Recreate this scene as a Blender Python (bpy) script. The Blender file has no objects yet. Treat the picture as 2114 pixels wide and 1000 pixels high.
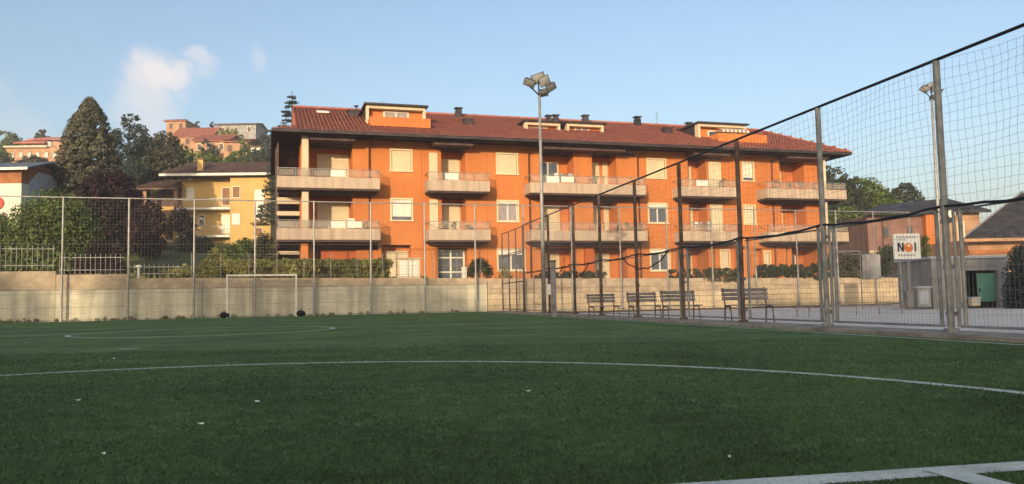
import bpy, bmesh, math, random
import numpy as np
from mathutils import Vector, Matrix
random.seed(7); rng = np.random.default_rng(7)
S = bpy.context.scene; COL = S.collection
R = math.radians

# ------------------------------------------------------------------ camera
FPX, CAMH, ROLL, PITCH = 1650.0, 0.62, R(1.1), math.atan(118/1650)
fw = Vector((0, math.cos(PITCH), math.sin(PITCH))); up = Vector((0, -math.sin(PITCH), math.cos(PITCH))); rt = Vector((1, 0, 0))
cx = rt*math.cos(ROLL) - up*math.sin(ROLL); cy = rt*math.sin(ROLL) + up*math.cos(ROLL)
cam = bpy.data.objects.new('camera', bpy.data.cameras.new('camera')); COL.objects.link(cam)
cam.matrix_world = Matrix(((cx.x, cy.x, -fw.x, 0), (cx.y, cy.y, -fw.y, 0), (cx.z, cy.z, -fw.z, CAMH), (0, 0, 0, 1)))
cam.data.sensor_fit = 'HORIZONTAL'; cam.data.sensor_width = 36; cam.data.lens = FPX*36/2114
cam.data.clip_start = 0.05; cam.data.clip_end = 3000
S.camera = cam

# ------------------------------------------------------------------ light
SUN_AZ, SUN_EL = R(15), R(11)          # sun stands behind the camera, 15 degrees to its left
sun_vec = Vector((-math.sin(SUN_AZ)*math.cos(SUN_EL), -math.cos(SUN_AZ)*math.cos(SUN_EL), math.sin(SUN_EL)))
sl = bpy.data.lights.new('sun', 'SUN'); sl.energy = 2.8; sl.angle = R(0.5); sl.color = (1.0, 0.80, 0.55)
so = bpy.data.objects.new('sun', sl); COL.objects.link(so)
so.rotation_euler = sun_vec.to_track_quat('Z', 'Y').to_euler(); so.location = (-20, -60, 60)
W = bpy.data.worlds.new('World'); S.world = W; W.use_nodes = True
S.view_settings.view_transform = 'Standard'; S.view_settings.look = 'None'
S.view_settings.exposure = 0.87; S.view_settings.gamma = 1.0; S.view_settings.use_curve_mapping = False

def ray(x, y):
    u = (x-1057)/FPX; v = (500-y)/FPX
    return cx*u + cy*v + fw
def at(x, y, Y):
    d = ray(x, y); return Vector((0, 0, CAMH)) + d*(Y/d.y)
def gnd(x, y, z=0.0):
    d = ray(x, y); return Vector((0, 0, CAMH)) + d*((z-CAMH)/d.z)

def build_world():
    nt = W.node_tree; N = nt.nodes; L = nt.links; N.clear()
    out = N.new('ShaderNodeOutputWorld'); bg = N.new('ShaderNodeBackground'); bg.inputs['Strength'].default_value = 0.15
    sky = N.new('ShaderNodeTexSky'); sky.sky_type = 'NISHITA'; sky.sun_disc = False
    sky.sun_elevation = SUN_EL; sky.sun_rotation = math.pi + SUN_AZ
    sky.air_density = 1.0; sky.dust_density = 4.0; sky.ozone_density = 1.7; sky.altitude = 200
    tc = N.new('ShaderNodeTexCoord')
    nz = N.new('ShaderNodeTexNoise'); nz.inputs['Scale'].default_value = 14; nz.inputs['Detail'].default_value = 7
    nz.inputs['Roughness'].default_value = .6
    L.new(tc.outputs['Generated'], nz.inputs['Vector'])
    sub = N.new('ShaderNodeVectorMath'); sub.operation = 'SUBTRACT'; sub.inputs[1].default_value = (.5, .5, .5)
    L.new(nz.outputs['Color'], sub.inputs[0])
    sc = N.new('ShaderNodeVectorMath'); sc.operation = 'SCALE'; sc.inputs['Scale'].default_value = .07
    L.new(sub.outputs[0], sc.inputs[0])
    add = N.new('ShaderNodeVectorMath'); add.operation = 'ADD'
    L.new(tc.outputs['Generated'], add.inputs[0]); L.new(sc.outputs[0], add.inputs[1])
    prev = None
    for x, y, r, a in [(322, 142, .034, .95), (288, 150, .024, .75), (358, 148, .025, .85), (300, 195, .040, .62), (300, 250, .045, .5),
                       (262, 215, .026, .35), (380, 188, .013, .35), (406, 112, .013, .5), (408, 132, .013, .3), (535, 132, .017, .3),
                       (12, 185, .016, .15), (40, 262, .03, .2), (345, 235, .03, .3)]:
        d = ray(x, y).normalized()
        di = N.new('ShaderNodeVectorMath'); di.operation = 'DISTANCE'; di.inputs[1].default_value = d
        L.new(add.outputs[0], di.inputs[0])
        mr = N.new('ShaderNodeMapRange'); mr.interpolation_type = 'SMOOTHSTEP'
        mr.inputs['From Min'].default_value = r*1.1; mr.inputs['From Max'].default_value = r*.35
        mr.inputs['To Min'].default_value = 0; mr.inputs['To Max'].default_value = a
        L.new(di.outputs['Value'], mr.inputs['Value'])
        if prev is None: prev = mr.outputs[0]
        else:
            m = N.new('ShaderNodeMath'); m.operation = 'MAXIMUM'; L.new(prev, m.inputs[0]); L.new(mr.outputs[0], m.inputs[1]); prev = m.outputs[0]
    mix = N.new('ShaderNodeMix'); mix.data_type = 'RGBA'
    L.new(prev, mix.inputs['Factor']); L.new(sky.outputs[0], mix.inputs['A']); mix.inputs['B'].default_value = (3.4, 3.25, 3.3, 1)
    L.new(mix.outputs['Result'], bg.inputs['Color']); L.new(bg.outputs[0], out.inputs['Surface'])
build_world()

# ------------------------------------------------------------------ materials
MATS = {}
def mat(name, col, rough=.8, var=.15, scale=3.0, bump=0.0, bscale=30.0, metal=0.0, island=0.0, spec=.3, col2=None, stretch=(1, 1, 1), detail=5, transl=0.0, alpha=1.0, trans=0.0, fine=0.0, streak=0.0):
    if name in MATS: return MATS[name]
    m = bpy.data.materials.new(name); m.use_nodes = True; nt = m.node_tree; N = nt.nodes; L = nt.links
    b = N['Principled BSDF']; b.inputs['Roughness'].default_value = rough; b.inputs['Metallic'].default_value = metal
    b.inputs['Specular IOR Level'].default_value = spec
    if trans: b.inputs['Transmission Weight'].default_value = trans
    tc = N.new('ShaderNodeTexCoord'); mp = N.new('ShaderNodeMapping'); mp.inputs['Scale'].default_value = stretch
    L.new(tc.outputs['Object'], mp.inputs['Vector'])
    nz = N.new('ShaderNodeTexNoise'); nz.inputs['Scale'].default_value = scale; nz.inputs['Detail'].default_value = detail; nz.inputs['Roughness'].default_value = .62
    L.new(mp.outputs[0], nz.inputs['Vector'])
    c2 = col2 if col2 else tuple(max(0, c*(1-2.2*var)) for c in col)
    c1 = col if col2 else tuple(min(1, c*(1+var)) for c in col)
    mr = N.new('ShaderNodeMapRange'); mr.inputs['From Min'].default_value = .34; mr.inputs['From Max'].default_value = .66
    L.new(nz.outputs['Fac'], mr.inputs['Value'])
    mx = N.new('ShaderNodeMix'); mx.data_type = 'RGBA'; mx.inputs['A'].default_value = (*c2, 1); mx.inputs['B'].default_value = (*c1, 1)
    L.new(mr.outputs[0], mx.inputs['Factor'])
    res = mx.outputs['Result']
    if fine:
        n3 = N.new('ShaderNodeTexNoise'); n3.inputs['Scale'].default_value = scale*23; n3.inputs['Detail'].default_value = 3
        L.new(mp.outputs[0], n3.inputs['Vector'])
        m3 = N.new('ShaderNodeMapRange'); m3.inputs['From Min'].default_value = .3; m3.inputs['From Max'].default_value = .7
        m3.inputs['To Min'].default_value = 1-fine; m3.inputs['To Max'].default_value = 1+fine
        L.new(n3.outputs['Fac'], m3.inputs['Value'])
        hv = N.new('ShaderNodeHueSaturation'); L.new(res, hv.inputs['Color']); L.new(m3.outputs[0], hv.inputs['Value']); res = hv.outputs[0]
    if streak:
        mq = N.new('ShaderNodeMapping'); mq.inputs['Scale'].default_value = (1, 1, .10); L.new(tc.outputs['Object'], mq.inputs['Vector'])
        n4 = N.new('ShaderNodeTexNoise'); n4.inputs['Scale'].default_value = 2.6; n4.inputs['Detail'].default_value = 6; L.new(mq.outputs[0], n4.inputs['Vector'])
        m4 = N.new('ShaderNodeMapRange'); m4.inputs['From Min'].default_value = .38; m4.inputs['From Max'].default_value = .6; m4.inputs['To Min'].default_value = 1-streak; m4.inputs['To Max'].default_value = 1.0
        L.new(n4.outputs['Fac'], m4.inputs['Value']); h4 = N.new('ShaderNodeHueSaturation'); L.new(res, h4.inputs['Color']); L.new(m4.outputs[0], h4.inputs['Value']); res = h4.outputs[0]
    if island:
        g = N.new('ShaderNodeNewGeometry'); m2 = N.new('ShaderNodeMapRange'); m2.inputs['To Min'].default_value = 1-island; m2.inputs['To Max'].default_value = 1+island
        L.new(g.outputs['Random Per Island'], m2.inputs['Value'])
        hs = N.new('ShaderNodeHueSaturation'); L.new(res, hs.inputs['Color']); L.new(m2.outputs[0], hs.inputs['Value']); res = hs.outputs[0]
    L.new(res, b.inputs['Base Color'])
    if bump:
        n2 = N.new('ShaderNodeTexNoise'); n2.inputs['Scale'].default_value = bscale; n2.inputs['Detail'].default_value = 4
        L.new(mp.outputs[0], n2.inputs['Vector'])
        bp = N.new('ShaderNodeBump'); bp.inputs['Strength'].default_value = bump; bp.inputs['Distance'].default_value = .02
        L.new(n2.outputs['Fac'], bp.inputs['Height']); L.new(bp.outputs[0], b.inputs['Normal'])
    if transl:
        t = N.new('ShaderNodeBsdfTranslucent'); ms = N.new('ShaderNodeMixShader'); ms.inputs[0].default_value = transl
        L.new(res, t.inputs['Color']); L.new(b.outputs[0], ms.inputs[1]); L.new(t.outputs[0], ms.inputs[2])
        L.new(ms.outputs[0], N['Material Output'].inputs['Surface'])
    MATS[name] = m; return m

M_turf = mat('turf', (.125, .190, .060), .95, scale=.35, col2=(.092, .150, .050), bump=.6, bscale=90, fine=.35, spec=.15)
M_turfline = mat('turf_line', (.58, .60, .52), .9, .12, scale=4, bump=.3, bscale=80, fine=.2)
M_blade = mat('turf_blade', (.066, .120, .044), .85, .2, scale=.8, island=.35, spec=.15)
M_bladew = mat('turf_blade_white', (.48, .52, .47), .85, .1, scale=2, island=.25)
M_strip = mat('kerb_concrete', (.33, .28, .22), .9, .22, scale=2, bump=.3, bscale=20, fine=.15)
M_court = mat('court_concrete', (.70, .61, .52), .9, .08, scale=.5, bump=.2, bscale=25, fine=.1)
M_wallc = mat('wall_concrete', (.72, .65, .48), .9, scale=1.1, col2=(.57, .51, .37), streak=.3, stretch=(1, 1, 2.2), bump=.35, bscale=14, fine=.15)
M_wallcoarse = mat('wall_rough', (.52, .40, .27), .95, scale=2.0, col2=(.33, .25, .17), bump=.9, bscale=9, fine=.25)
M_stone = mat('wall_stone', (.62, .49, .31), .95, scale=1.6, col2=(.46, .35, .22), bump=.8, bscale=12, fine=.25)
M_mortar = mat('mortar', (.20, .17, .13), .95, .15)
M_post = mat('galvanised_steel', (.30, .29, .27), .55, .18, scale=4, metal=.35, fine=.1)
M_postpale = mat('pale_galvanised_steel', (.33, .31, .28), .5, .12, scale=3, metal=.3)
M_rust = mat('rusty_steel', (.14, .095, .075), .7, .25, scale=5, metal=.2)
M_netdark = mat('net_cord', (.10, .11, .12), .8, .1)
M_wire = mat('fence_wire', (.20, .19, .18), .6, .1, metal=.3)
M_cable = mat('dark_rail', (.02, .02, .026), .55, .1)
M_orange = mat('orange_stucco', (.58, .205, .062), .92, scale=.28, col2=(.50, .162, .048), streak=.07, bump=.25, bscale=40, fine=.06, spec=.15)
M_orange2 = mat('deep_orange_stucco', (.46, .115, .038), .92, .08, scale=.6, bump=.2, bscale=40, spec=.15)
M_cream = mat('cream_render', (.62, .50, .34), .85, .06, scale=1.2, fine=.05)
M_balc = mat('balcony_concrete', (.54, .41, .30), .85, scale=.9, col2=(.44, .33, .24), streak=.2, stretch=(1, 1, .4), fine=.08)
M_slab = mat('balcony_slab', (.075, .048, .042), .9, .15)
M_shut = mat('cream_shutter', (.66, .55, .36), .7, .05, scale=1)
M_white = mat('white_paint', (.72, .68, .58), .6, .05)
M_frame = mat('window_frame_cream', (.72, .58, .36), .7, .05)
M_glass = mat('window_glass', (.10, .11, .13), .12, .2, scale=.8, spec=.8)
M_curt = mat('curtain', (.36, .30, .30), .9, .15, scale=4, stretch=(5, 5, .5))
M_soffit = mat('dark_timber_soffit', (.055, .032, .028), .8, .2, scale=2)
M_soffit2 = mat('timber_and_shade_brown', (.13, .08, .07), .8, .2, scale=2)
M_roof = mat('roof_tile_red', (.42, .145, .095), .85, scale=.7, col2=(.34, .11, .075), island=.16, fine=.3)
M_roofbr = mat('roof_tile_brown', (.20, .12, .085), .85, scale=1.0, col2=(.13, .075, .055), island=.25, fine=.2)
M_roofdk = mat('roof_dark', (.05, .045, .05), .8, .3, scale=1.5, fine=.3)
M_roofbl = mat('roof_slate_blue', (.12, .13, .17), .7, .15, scale=1.5)
M_pipe = mat('copper_pipe', (.12, .045, .025), .5, .15, metal=.4)
M_copper = mat('dark_flashing', (.06, .045, .045), .6, .2, metal=.3)
M_railglass = mat('balcony_glass', (.50, .46, .38), .25, .08, spec=.6)
M_yel = mat('yellow_stucco', (.56, .365, .13), .9, .06, scale=.5, fine=.05)
M_brown = mat('brown_shutter', (.24, .12, .055), .7, .1)
M_wood = mat('brown_cladding', (.34, .13, .05), .8, .15, scale=2)
M_peach = mat('peach_render', (.44, .25, .14), .9, .15, scale=.6, streak=.15)
M_pink = mat('pinkish_brown_shaded_wall', (.28, .15, .12), .9, .12, scale=.6, streak=.2)  # dull tone puts the facade's shade into its colour
M_grey = mat('grey_render', (.34, .33, .32), .9, .16, scale=1.2, streak=.3, fine=.1)
M_house = mat('white_render', (.64, .60, .50), .9, .07, scale=.6)
M_gable = mat('pale_blue_grey_shade', (.42, .44, .48), .9, .08, scale=.8)  # cool tone paints the shade on the white house's gable
M_grass = mat('meadow', (.10, .12, .035), .95, scale=.4, col2=(.055, .075, .02), bump=.6, bscale=6, fine=.3)
M_soil = mat('ground', (.16, .13, .08), .95, .2, scale=.3)
M_bark = mat('bark', (.09, .065, .045), .95, .2, scale=6, bump=.5)
M_lamp = mat('lamp_housing', (.11, .10, .095), .5, .15, metal=.4)
M_black = mat('black_rubber', (.012, .012, .013), .7, .1)
M_green = mat('green_door_paint', (.10, .26, .19), .6, .08)
M_steelgrey = mat('bench_plank', (.26, .23, .22), .8, .2, scale=4)
M_red = mat('red_enamel', (.50, .06, .03), .6, .1)
M_ballo = mat('orange_print', (.75, .22, .05), .7, .03)
M_ink = mat('black_print', (.03, .03, .035), .7, .05)
M_signw = mat('sign_white', (.80, .78, .72), .6, .03)
def turf_bands():
    nt = M_turf.node_tree; N = nt.nodes; L = nt.links; b = N['Principled BSDF']; src = b.inputs['Base Color'].links[0].from_socket
    tc = N.new('ShaderNodeTexCoord'); dt = N.new('ShaderNodeVectorMath'); dt.operation = 'DOT_PRODUCT'; dt.inputs[1].default_value = (-.225*1.57, .974*1.57, 0)
    L.new(tc.outputs['Object'], dt.inputs[0]); sn = N.new('ShaderNodeMath'); sn.operation = 'SINE'; L.new(dt.outputs['Value'], sn.inputs[0])
    mr = N.new('ShaderNodeMapRange'); mr.inputs['From Min'].default_value = -.15; mr.inputs['From Max'].default_value = .15; mr.inputs['To Min'].default_value = .93; mr.inputs['To Max'].default_value = 1.05; L.new(sn.outputs[0], mr.inputs['Value'])
    nz = N.new('ShaderNodeTexNoise'); nz.inputs['Scale'].default_value = .9; nz.inputs['Detail'].default_value = 8; L.new(tc.outputs['Object'], nz.inputs['Vector'])
    m2 = N.new('ShaderNodeMapRange'); m2.inputs['From Min'].default_value = .3; m2.inputs['From Max'].default_value = .7; m2.inputs['To Min'].default_value = .70; m2.inputs['To Max'].default_value = 1.22; L.new(nz.outputs['Fac'], m2.inputs['Value'])
    mu = N.new('ShaderNodeMath'); mu.operation = 'MULTIPLY'; L.new(mr.outputs[0], mu.inputs[0]); L.new(m2.outputs[0], mu.inputs[1])
    h = N.new('ShaderNodeHueSaturation'); L.new(src, h.inputs['Color']); L.new(mu.outputs[0], h.inputs['Value']); L.new(h.outputs[0], b.inputs['Base Color'])
turf_bands()
def glassmat(name, c, a):
    m = bpy.data.materials.new(name); m.use_nodes = True; N = m.node_tree.nodes; L = m.node_tree.links; b = N['Principled BSDF']
    b.inputs['Base Color'].default_value = (*c, 1); b.inputs['Roughness'].default_value = .2; t = N.new('ShaderNodeBsdfTransparent'); t.inputs[0].default_value = (.93, .93, .9, 1)
    x = N.new('ShaderNodeMixShader'); x.inputs[0].default_value = a; L.new(t.outputs[0], x.inputs[1]); L.new(b.outputs[0], x.inputs[2]); L.new(x.outputs[0], N['Material Output'].inputs['Surface']); return m
M_railglass = glassmat('balcony_clear_glass', (.60, .52, .43), .2)
def leafmat(name, c, isl=.45, tr=.25, var=.25, scale=.8): return mat(name, c, .75, var, scale=scale, island=isl, transl=tr, spec=.2)
L_cedar = leafmat('needles_cedar', (.135, .13, .082), .5, .12)
L_purple = leafmat('leaves_purple', (.045, .022, .026), .45)
L_dark = leafmat('leaves_dark', (.060, .072, .040), .45)
L_grn = leafmat('leaves_green', (.11, .15, .035), .5)
L_olive = leafmat('leaves_olive', (.27, .26, .085), .5)
L_brn = leafmat('leaves_brownish', (.10, .095, .055), .5)
L_blue = leafmat('needles_bluegreen', (.050, .070, .058), .45, .1)
L_flower = leafmat('flowers_pink', (.45, .30, .26), .6)

# ------------------------------------------------------------------ helpers
class MB:
    def __init__(s): s.v = []; s.f = []
    def quad(s, a, b, c, d):
        n = len(s.v); s.v += [tuple(a), tuple(b), tuple(c), tuple(d)]; s.f.append((n, n+1, n+2, n+3)); return s
    def tri(s, a, b, c):
        n = len(s.v); s.v += [tuple(a), tuple(b), tuple(c)]; s.f.append((n, n+1, n+2)); return s
    def hexa(s, p):   # 8 points: bottom 4 then top 4
        n = len(s.v); s.v += [tuple(q) for q in p]
        for f in ((3, 2, 1, 0), (4, 5, 6, 7), (0, 1, 5, 4), (1, 2, 6, 5), (2, 3, 7, 6), (3, 0, 4, 7)): s.f.append(tuple(n+i for i in f))
        return s
    def box(s, x0, x1, y0, y1, z0, z1):
        return s.hexa([(x0, y0, z0), (x1, y0, z0), (x1, y1, z0), (x0, y1, z0), (x0, y0, z1), (x1, y0, z1), (x1, y1, z1), (x0, y1, z1)])
    def tube(s, pts, r, n=6, r2=None, cap=True):
        pts = [Vector(p) for p in pts]; m = len(pts); rs = r if isinstance(r, (list, tuple)) else [r+(((r2 if r2 is not None else r)-r)*i/max(1, m-1)) for i in range(m)]
        base = len(s.v)
        for i, p in enumerate(pts):
            t = (pts[min(i+1, m-1)]-pts[max(i-1, 0)]).normalized()
            a = Vector((0, 0, 1)) if abs(t.z) < .9 else Vector((1, 0, 0))
            e1 = t.cross(a).normalized(); e2 = t.cross(e1)
            for k in range(n):
                an = 2*math.pi*k/n+math.pi/n; q = p+e1*(rs[i]*math.cos(an))+e2*(rs[i]*math.sin(an)); s.v.append(tuple(q))
        for i in range(m-1):
            for k in range(n):
                a = base+i*n+k; b = base+i*n+(k+1) % n; s.f.append((a, b, b+n, a+n))
        if cap: s.f.append(tuple(base+k for k in range(n))[::-1]); s.f.append(tuple(base+(m-1)*n+k for k in range(n)))
        return s
    def disc(s, c, r, axis='y', n=20, th=.02):
        c = Vector(c); e = {'x': Vector((th, 0, 0)), 'y': Vector((0, th, 0)), 'z': Vector((0, 0, th))}[axis]
        return s.tube([c-e/2, c+e/2], r, n)
    def build(s, name, m, parent=None, loc=None, rz=0, smooth=False, kind=None):
        me = bpy.data.meshes.new(name); me.from_pydata(s.v, [], s.f); me.materials.append(m)
        return linkmesh(name, me, parent, loc, rz, smooth, kind)
def linkmesh(name, me, parent=None, loc=None, rz=0, smooth=False, kind=None):
    o = bpy.data.objects.new(name, me); COL.objects.link(o)
    if smooth: me.polygons.foreach_set('use_smooth', [True]*len(me.polygons))
    if parent: o.parent = parent
    if loc is not None: o.location = loc
    o.rotation_euler = (0, 0, rz)
    if kind: o['kind'] = kind
    return o
def bevel(o, w=.01, seg=2):
    b = o.modifiers.new('bevel', 'BEVEL'); b.width = w; b.segments = seg; b.limit_method = 'ANGLE'; return o
def thing(name, label, cat, loc=(0, 0, 0), rz=0, group=None):
    o = bpy.data.objects.new(name, None); COL.objects.link(o); o.location = loc; o.rotation_euler = (0, 0, rz)
    o.empty_display_size = .2; o['label'] = label; o['category'] = cat
    if group: o['group'] = group
    return o
def tag(o, label, cat, group=None):
    o['label'] = label; o['category'] = cat
    if group: o['group'] = group
    return o
def copy_tree(o, parent=None, loc=None, rz=None, label=None):
    c = o.copy(); COL.objects.link(c); c.parent = parent
    if loc is not None: c.location = loc
    if rz is not None: c.rotation_euler = (0, 0, rz)
    if label: c['label'] = label
    for ch in o.children: copy_tree(ch, c)
    return c
def npmesh(name, V, F4, m, mi=None):
    me = bpy.data.meshes.new(name); nv = len(V); nf = len(F4); k = F4.shape[1]
    me.vertices.add(nv); me.vertices.foreach_set('co', np.asarray(V, np.float32).ravel())
    me.loops.add(nf*k); me.loops.foreach_set('vertex_index', F4.astype(np.int32).ravel())
    me.polygons.add(nf); me.polygons.foreach_set('loop_start', np.arange(0, nf*k, k, dtype=np.int32)); me.polygons.foreach_set('loop_total', np.full(nf, k, np.int32))
    for mm in (m if isinstance(m, list) else [m]): me.materials.append(mm)
    if mi is not None: me.polygons.foreach_set('material_index', mi.astype(np.int32))
    me.update(); me.validate(); return me

# ------------------------------------------------------------------ ground lines of the place
TB = R(17.6); WB = Vector((-2, 41.8, 0)); bd = Vector((math.cos(TB), math.sin(TB), 0)); bn = Vector((-math.sin(TB), math.cos(TB), 0))
def wl(s, d=0, z=0): return WB + bd*s + bn*d + Vector((0, 0, z))        # s along the back fence, d behind it
FD = Vector((-.2305, 1, 0)).normalized(); FN = Vector((FD.y, -FD.x, 0)); F0 = Vector((6.08, 11.17, 0))
def fl(t, d=0, z=0): return F0 + FD*t + FN*d + Vector((0, 0, z))         # t along the right fence (away from camera), d to its right
CORNER_T = 29.6

def walltop(s):
    xs = [-40, -19.6, -19.5, -16.6, -16.5, -13.9, 4, 12, 30]; zs = [2.34, 2.34, 2.14, 2.12, 1.92, 1.92, 1.72, 1.66, 1.5]
    return float(np.interp(s, xs, zs))
def terrain_z(X, Y):
    d = (X-WB.x)*bn.x + (Y-WB.y)*bn.y; s = (X-WB.x)*bd.x + (Y-WB.y)*bd.y
    base = np.interp(s, [-40, -14, 4, 30], [2.0, 1.75, 1.5, 1.2])
    if d < 0: return base-2.5
    h = np.interp(Y, [42, 50, 60, 80, 110, 190, 240, 340], [0, .6, 2.7, 5.2, 12, 32, 43, 38])
    mL = np.clip((5-X)/22, 0, 1); mL = mL*mL*(3-2*mL); mB = np.clip((d-3)/9, 0, 1)
    return base + h*mL*mB + .25*math.sin(X*.21+Y*.13)*min(1, d/25)
def build_ground():
    MB().quad((-480, -250, -.5), (480, -250, -.5), (480, 640, -.5), (-480, 640, -.5)).build('ground', M_soil, kind='structure')
    # turf pitch
    p = [(-48, -14, 0), fl(-25.8, -.62), fl(CORNER_T, -.62), wl(1.0, .05), wl(-48, .05)]
    m = MB(); m.v = [tuple(q) for q in p]; m.f = [tuple(range(len(p)))]
    m.build('artificial_turf', M_turf, kind='structure')
    # kerb strip between the turf and the right fence
    m = MB(); a, b = fl(-25.8, -.62), fl(CORNER_T+.2, -.62); c, d = fl(CORNER_T+.2, .35), fl(-25.8, .35)
    dz = Vector((0, 0, .05)); z0 = Vector((0, 0, -.3))
    m.hexa([a+z0, d+z0, c+z0, b+z0, a+dz, d+dz, c+dz, b+dz]); m.build('kerb_strip', M_strip, kind='structure')
    # court: gently falling sheet to the right of the fence
    m = MB(); q = [fl(-25.8, .35, .0), (60, -14, 0), (60, 64, -.28)] + [wl(s, .1, -.2) for s in (30, 3.2)] + [fl(CORNER_T+.2, .35, -.16)]
    m.v = [tuple(v) for v in q]; m.f = [tuple(range(len(q)))]
    m.build('court', M_court, kind='structure')
    # terrain behind the wall
    nx, ny = 150, 110
    S_ = np.concatenate([np.linspace(-300, -60, 35), np.linspace(-58, 60, 80), np.linspace(64, 300, 35)])
    D_ = np.concatenate([np.linspace(.55, 30, 40), np.linspace(32, 380, 70)])
    V = []
    for d in D_:
        for s in S_:
            q = wl(s, d); V.append((q.x, q.y, terrain_z(q.x, q.y)))
    F = [(j*nx+i, j*nx+i+1, (j+1)*nx+i+1, (j+1)*nx+i) for j in range(ny-1) for i in range(nx-1)]
    me = bpy.data.meshes.new('hillside'); me.from_pydata(V, [], F); me.materials.append(M_grass)
    linkmesh('hillside', me, smooth=True, kind='structure')
build_ground()
def court_z(p): return -.005*max(0, p.y-8)

# ------------------------------------------------------------------ painted lines
LINES = []   # (kind, data) for the blades test
def seg_line(a, b, w, z=.004, name='painted_line', label=''):
    a = Vector((a[0], a[1], 0)); b = Vector((b[0], b[1], 0)); t = (b-a).normalized(); n = Vector((-t.y, t.x, 0))*w/2
    zz = Vector((0, 0, z)); o = MB().quad(a-n+zz, b-n+zz, b+n+zz, a+n+zz).build(name, M_turfline, kind='structure'); LINES.append(('s', a, b, w)); return o
def arc_line(c, r, w, a0=0, a1=360, z=.004, sq=1.0, rot=0, name='painted_circle'):
    m = MB(); n = 96; P = []
    for i in range(n+1):
        an = R(a0+(a1-a0)*i/n)
        for rr in (r-w/2, r+w/2):
            x, y = rr*math.cos(an), rr*sq*math.sin(an); P.append((c[0]+x*math.cos(rot)-y*math.sin(rot), c[1]+x*math.sin(rot)+y*math.cos(rot), z))
    m.v = P; m.f = [(2*i, 2*i+1, 2*i+3, 2*i+2) for i in range(n)]
    LINES.append(('c', Vector((c[0], c[1], 0)), r, w)); return m.build(name, M_turfline, kind='structure')
arc_line((-1.934, 3.022), 5.285, .10)
ha, hb_ = gnd(1500, 1007), gnd(2114, 966); dirh = (hb_-ha).normalized(); hp = (ha+hb_)/2
seg_line(hp-dirh*9, hp+dirh*7.2, .125, .008, 'halfway_line')
seg_line(gnd(1935, 975), gnd(1935, 975)-FD*3.2, .12, .012, 'painted_line')
arc_line((-7.2, 18.9), 2.9, .09, name='penalty_circle')
seg_line((-26, 15.9), (-10.08, 18.26), .09, .008, 'penalty_line'); seg_line((-4.35, 19.47), (.9, 20.6), .07, .008, 'penalty_line')
p = fl(-20, -.95); q = fl(CORNER_T-1.0, -.95); seg_line(p, q, .08, .008, 'touch_line')
p = gnd(247, 722); q = gnd(281, 721.3); seg_line(p, q, .13, .008, 'penalty_mark')

def blades():
    n = 250000
    u = rng.random(n); Y = 2.0*np.exp(u*math.log(11/2.0)); X = (rng.random(n)*2-1)*Y*.70
    keep = (X < 6.08-.2305*(Y-11.17)-.7); X = X[keep]; Y = Y[keep]; n = len(X)
    white = np.zeros(n, bool)
    for l in LINES:
        if l[0] == 'c': white |= np.abs(np.hypot(X-l[1].x, Y-l[1].y)-l[2]) < l[3]*.5
        else:
            t = (l[2]-l[1]); ln = t.length; t = t/ln; dx = X-l[1].x; dy = Y-l[1].y
            al = dx*t.x+dy*t.y; pe = np.abs(-dx*t.y+dy*t.x); white |= (pe < l[3]*.5) & (al > 0) & (al < ln)
    an = rng.random(n)*math.pi*2; w = .0016+.0009*Y/4; h = np.where(white, .005, .010)+.008*rng.random(n); le = rng.normal(0, .012, (n, 2))
    a = np.c_[X-w*np.cos(an), Y-w*np.sin(an), np.full(n, .001)]; b = np.c_[X+w*np.cos(an), Y+w*np.sin(an), np.full(n, .001)]
    c = np.c_[X+le[:, 0], Y+le[:, 1], h]
    V = np.stack([a, b, c], 1).reshape(-1, 3); F = np.arange(3*n).reshape(-1, 3)
    o = linkmesh('turf_blades', npmesh('turf_blades', V, F, [M_blade, M_bladew], white.astype(int)), kind='stuff')
    tag(o, 'short dark green artificial grass blades of the pitch in the foreground', 'grass')
blades()

# ------------------------------------------------------------------ foliage
def leaves(name, centres, radii, n, size, m, parent=None, flat=.0, kind=None, droop=0.0, loc=None, squash=1.0):
    """n leaf quads scattered in gaussian clumps round the centres"""
    C = np.asarray(centres, float); K = len(C); rad = np.asarray(radii, float)
    if rad.ndim == 0: rad = np.full(K, float(rad))
    idx = rng.choice(K, n, p=(rad**2)/np.sum(rad**2)); d = rng.normal(size=(n, 3)); d /= np.linalg.norm(d, axis=1)[:, None]
    rr = rad[idx]*(.45+.6*rng.random(n)**.5); P = C[idx] + d*rr[:, None]*np.array([1, 1, squash])
    P[:, 2] -= droop*np.hypot(d[:, 0], d[:, 1])*rr
    nrm = d + rng.normal(0, .55, (n, 3)); nrm[:, 2] += flat; nrm /= np.linalg.norm(nrm, axis=1)[:, None]
    a = np.cross(nrm, rng.normal(size=(n, 3))); a /= np.linalg.norm(a, axis=1)[:, None]; b = np.cross(nrm, a)
    s = size*(.55+.9*rng.random(n))[:, None]
    V = np.stack([P-a*s*.5, P+b*s*.33, P+a*s*.5, P-b*s*.33], 1).reshape(-1, 3)
    me = npmesh(name, V, np.arange(4*n).reshape(-1, 4), m)
    return linkmesh(name, me, parent, loc, kind=kind)
def crown_centres(cz0, cz1, prof, n, lump=.3, shell=.75):
    out = []; rad = []
    for _ in range(n):
        t = random.random(); z = cz0+(cz1-cz0)*t; r = prof(t); a = random.random()*2*math.pi
        q = r*(shell+(1-shell)*random.random()) if random.random() < .8 else r*random.random()
        q *= 1+random.uniform(-lump, lump)*.5
        out.append((q*math.cos(a), q*math.sin(a), z)); rad.append(max(.15, r*random.uniform(.2, .46)))
    return out, rad
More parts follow.
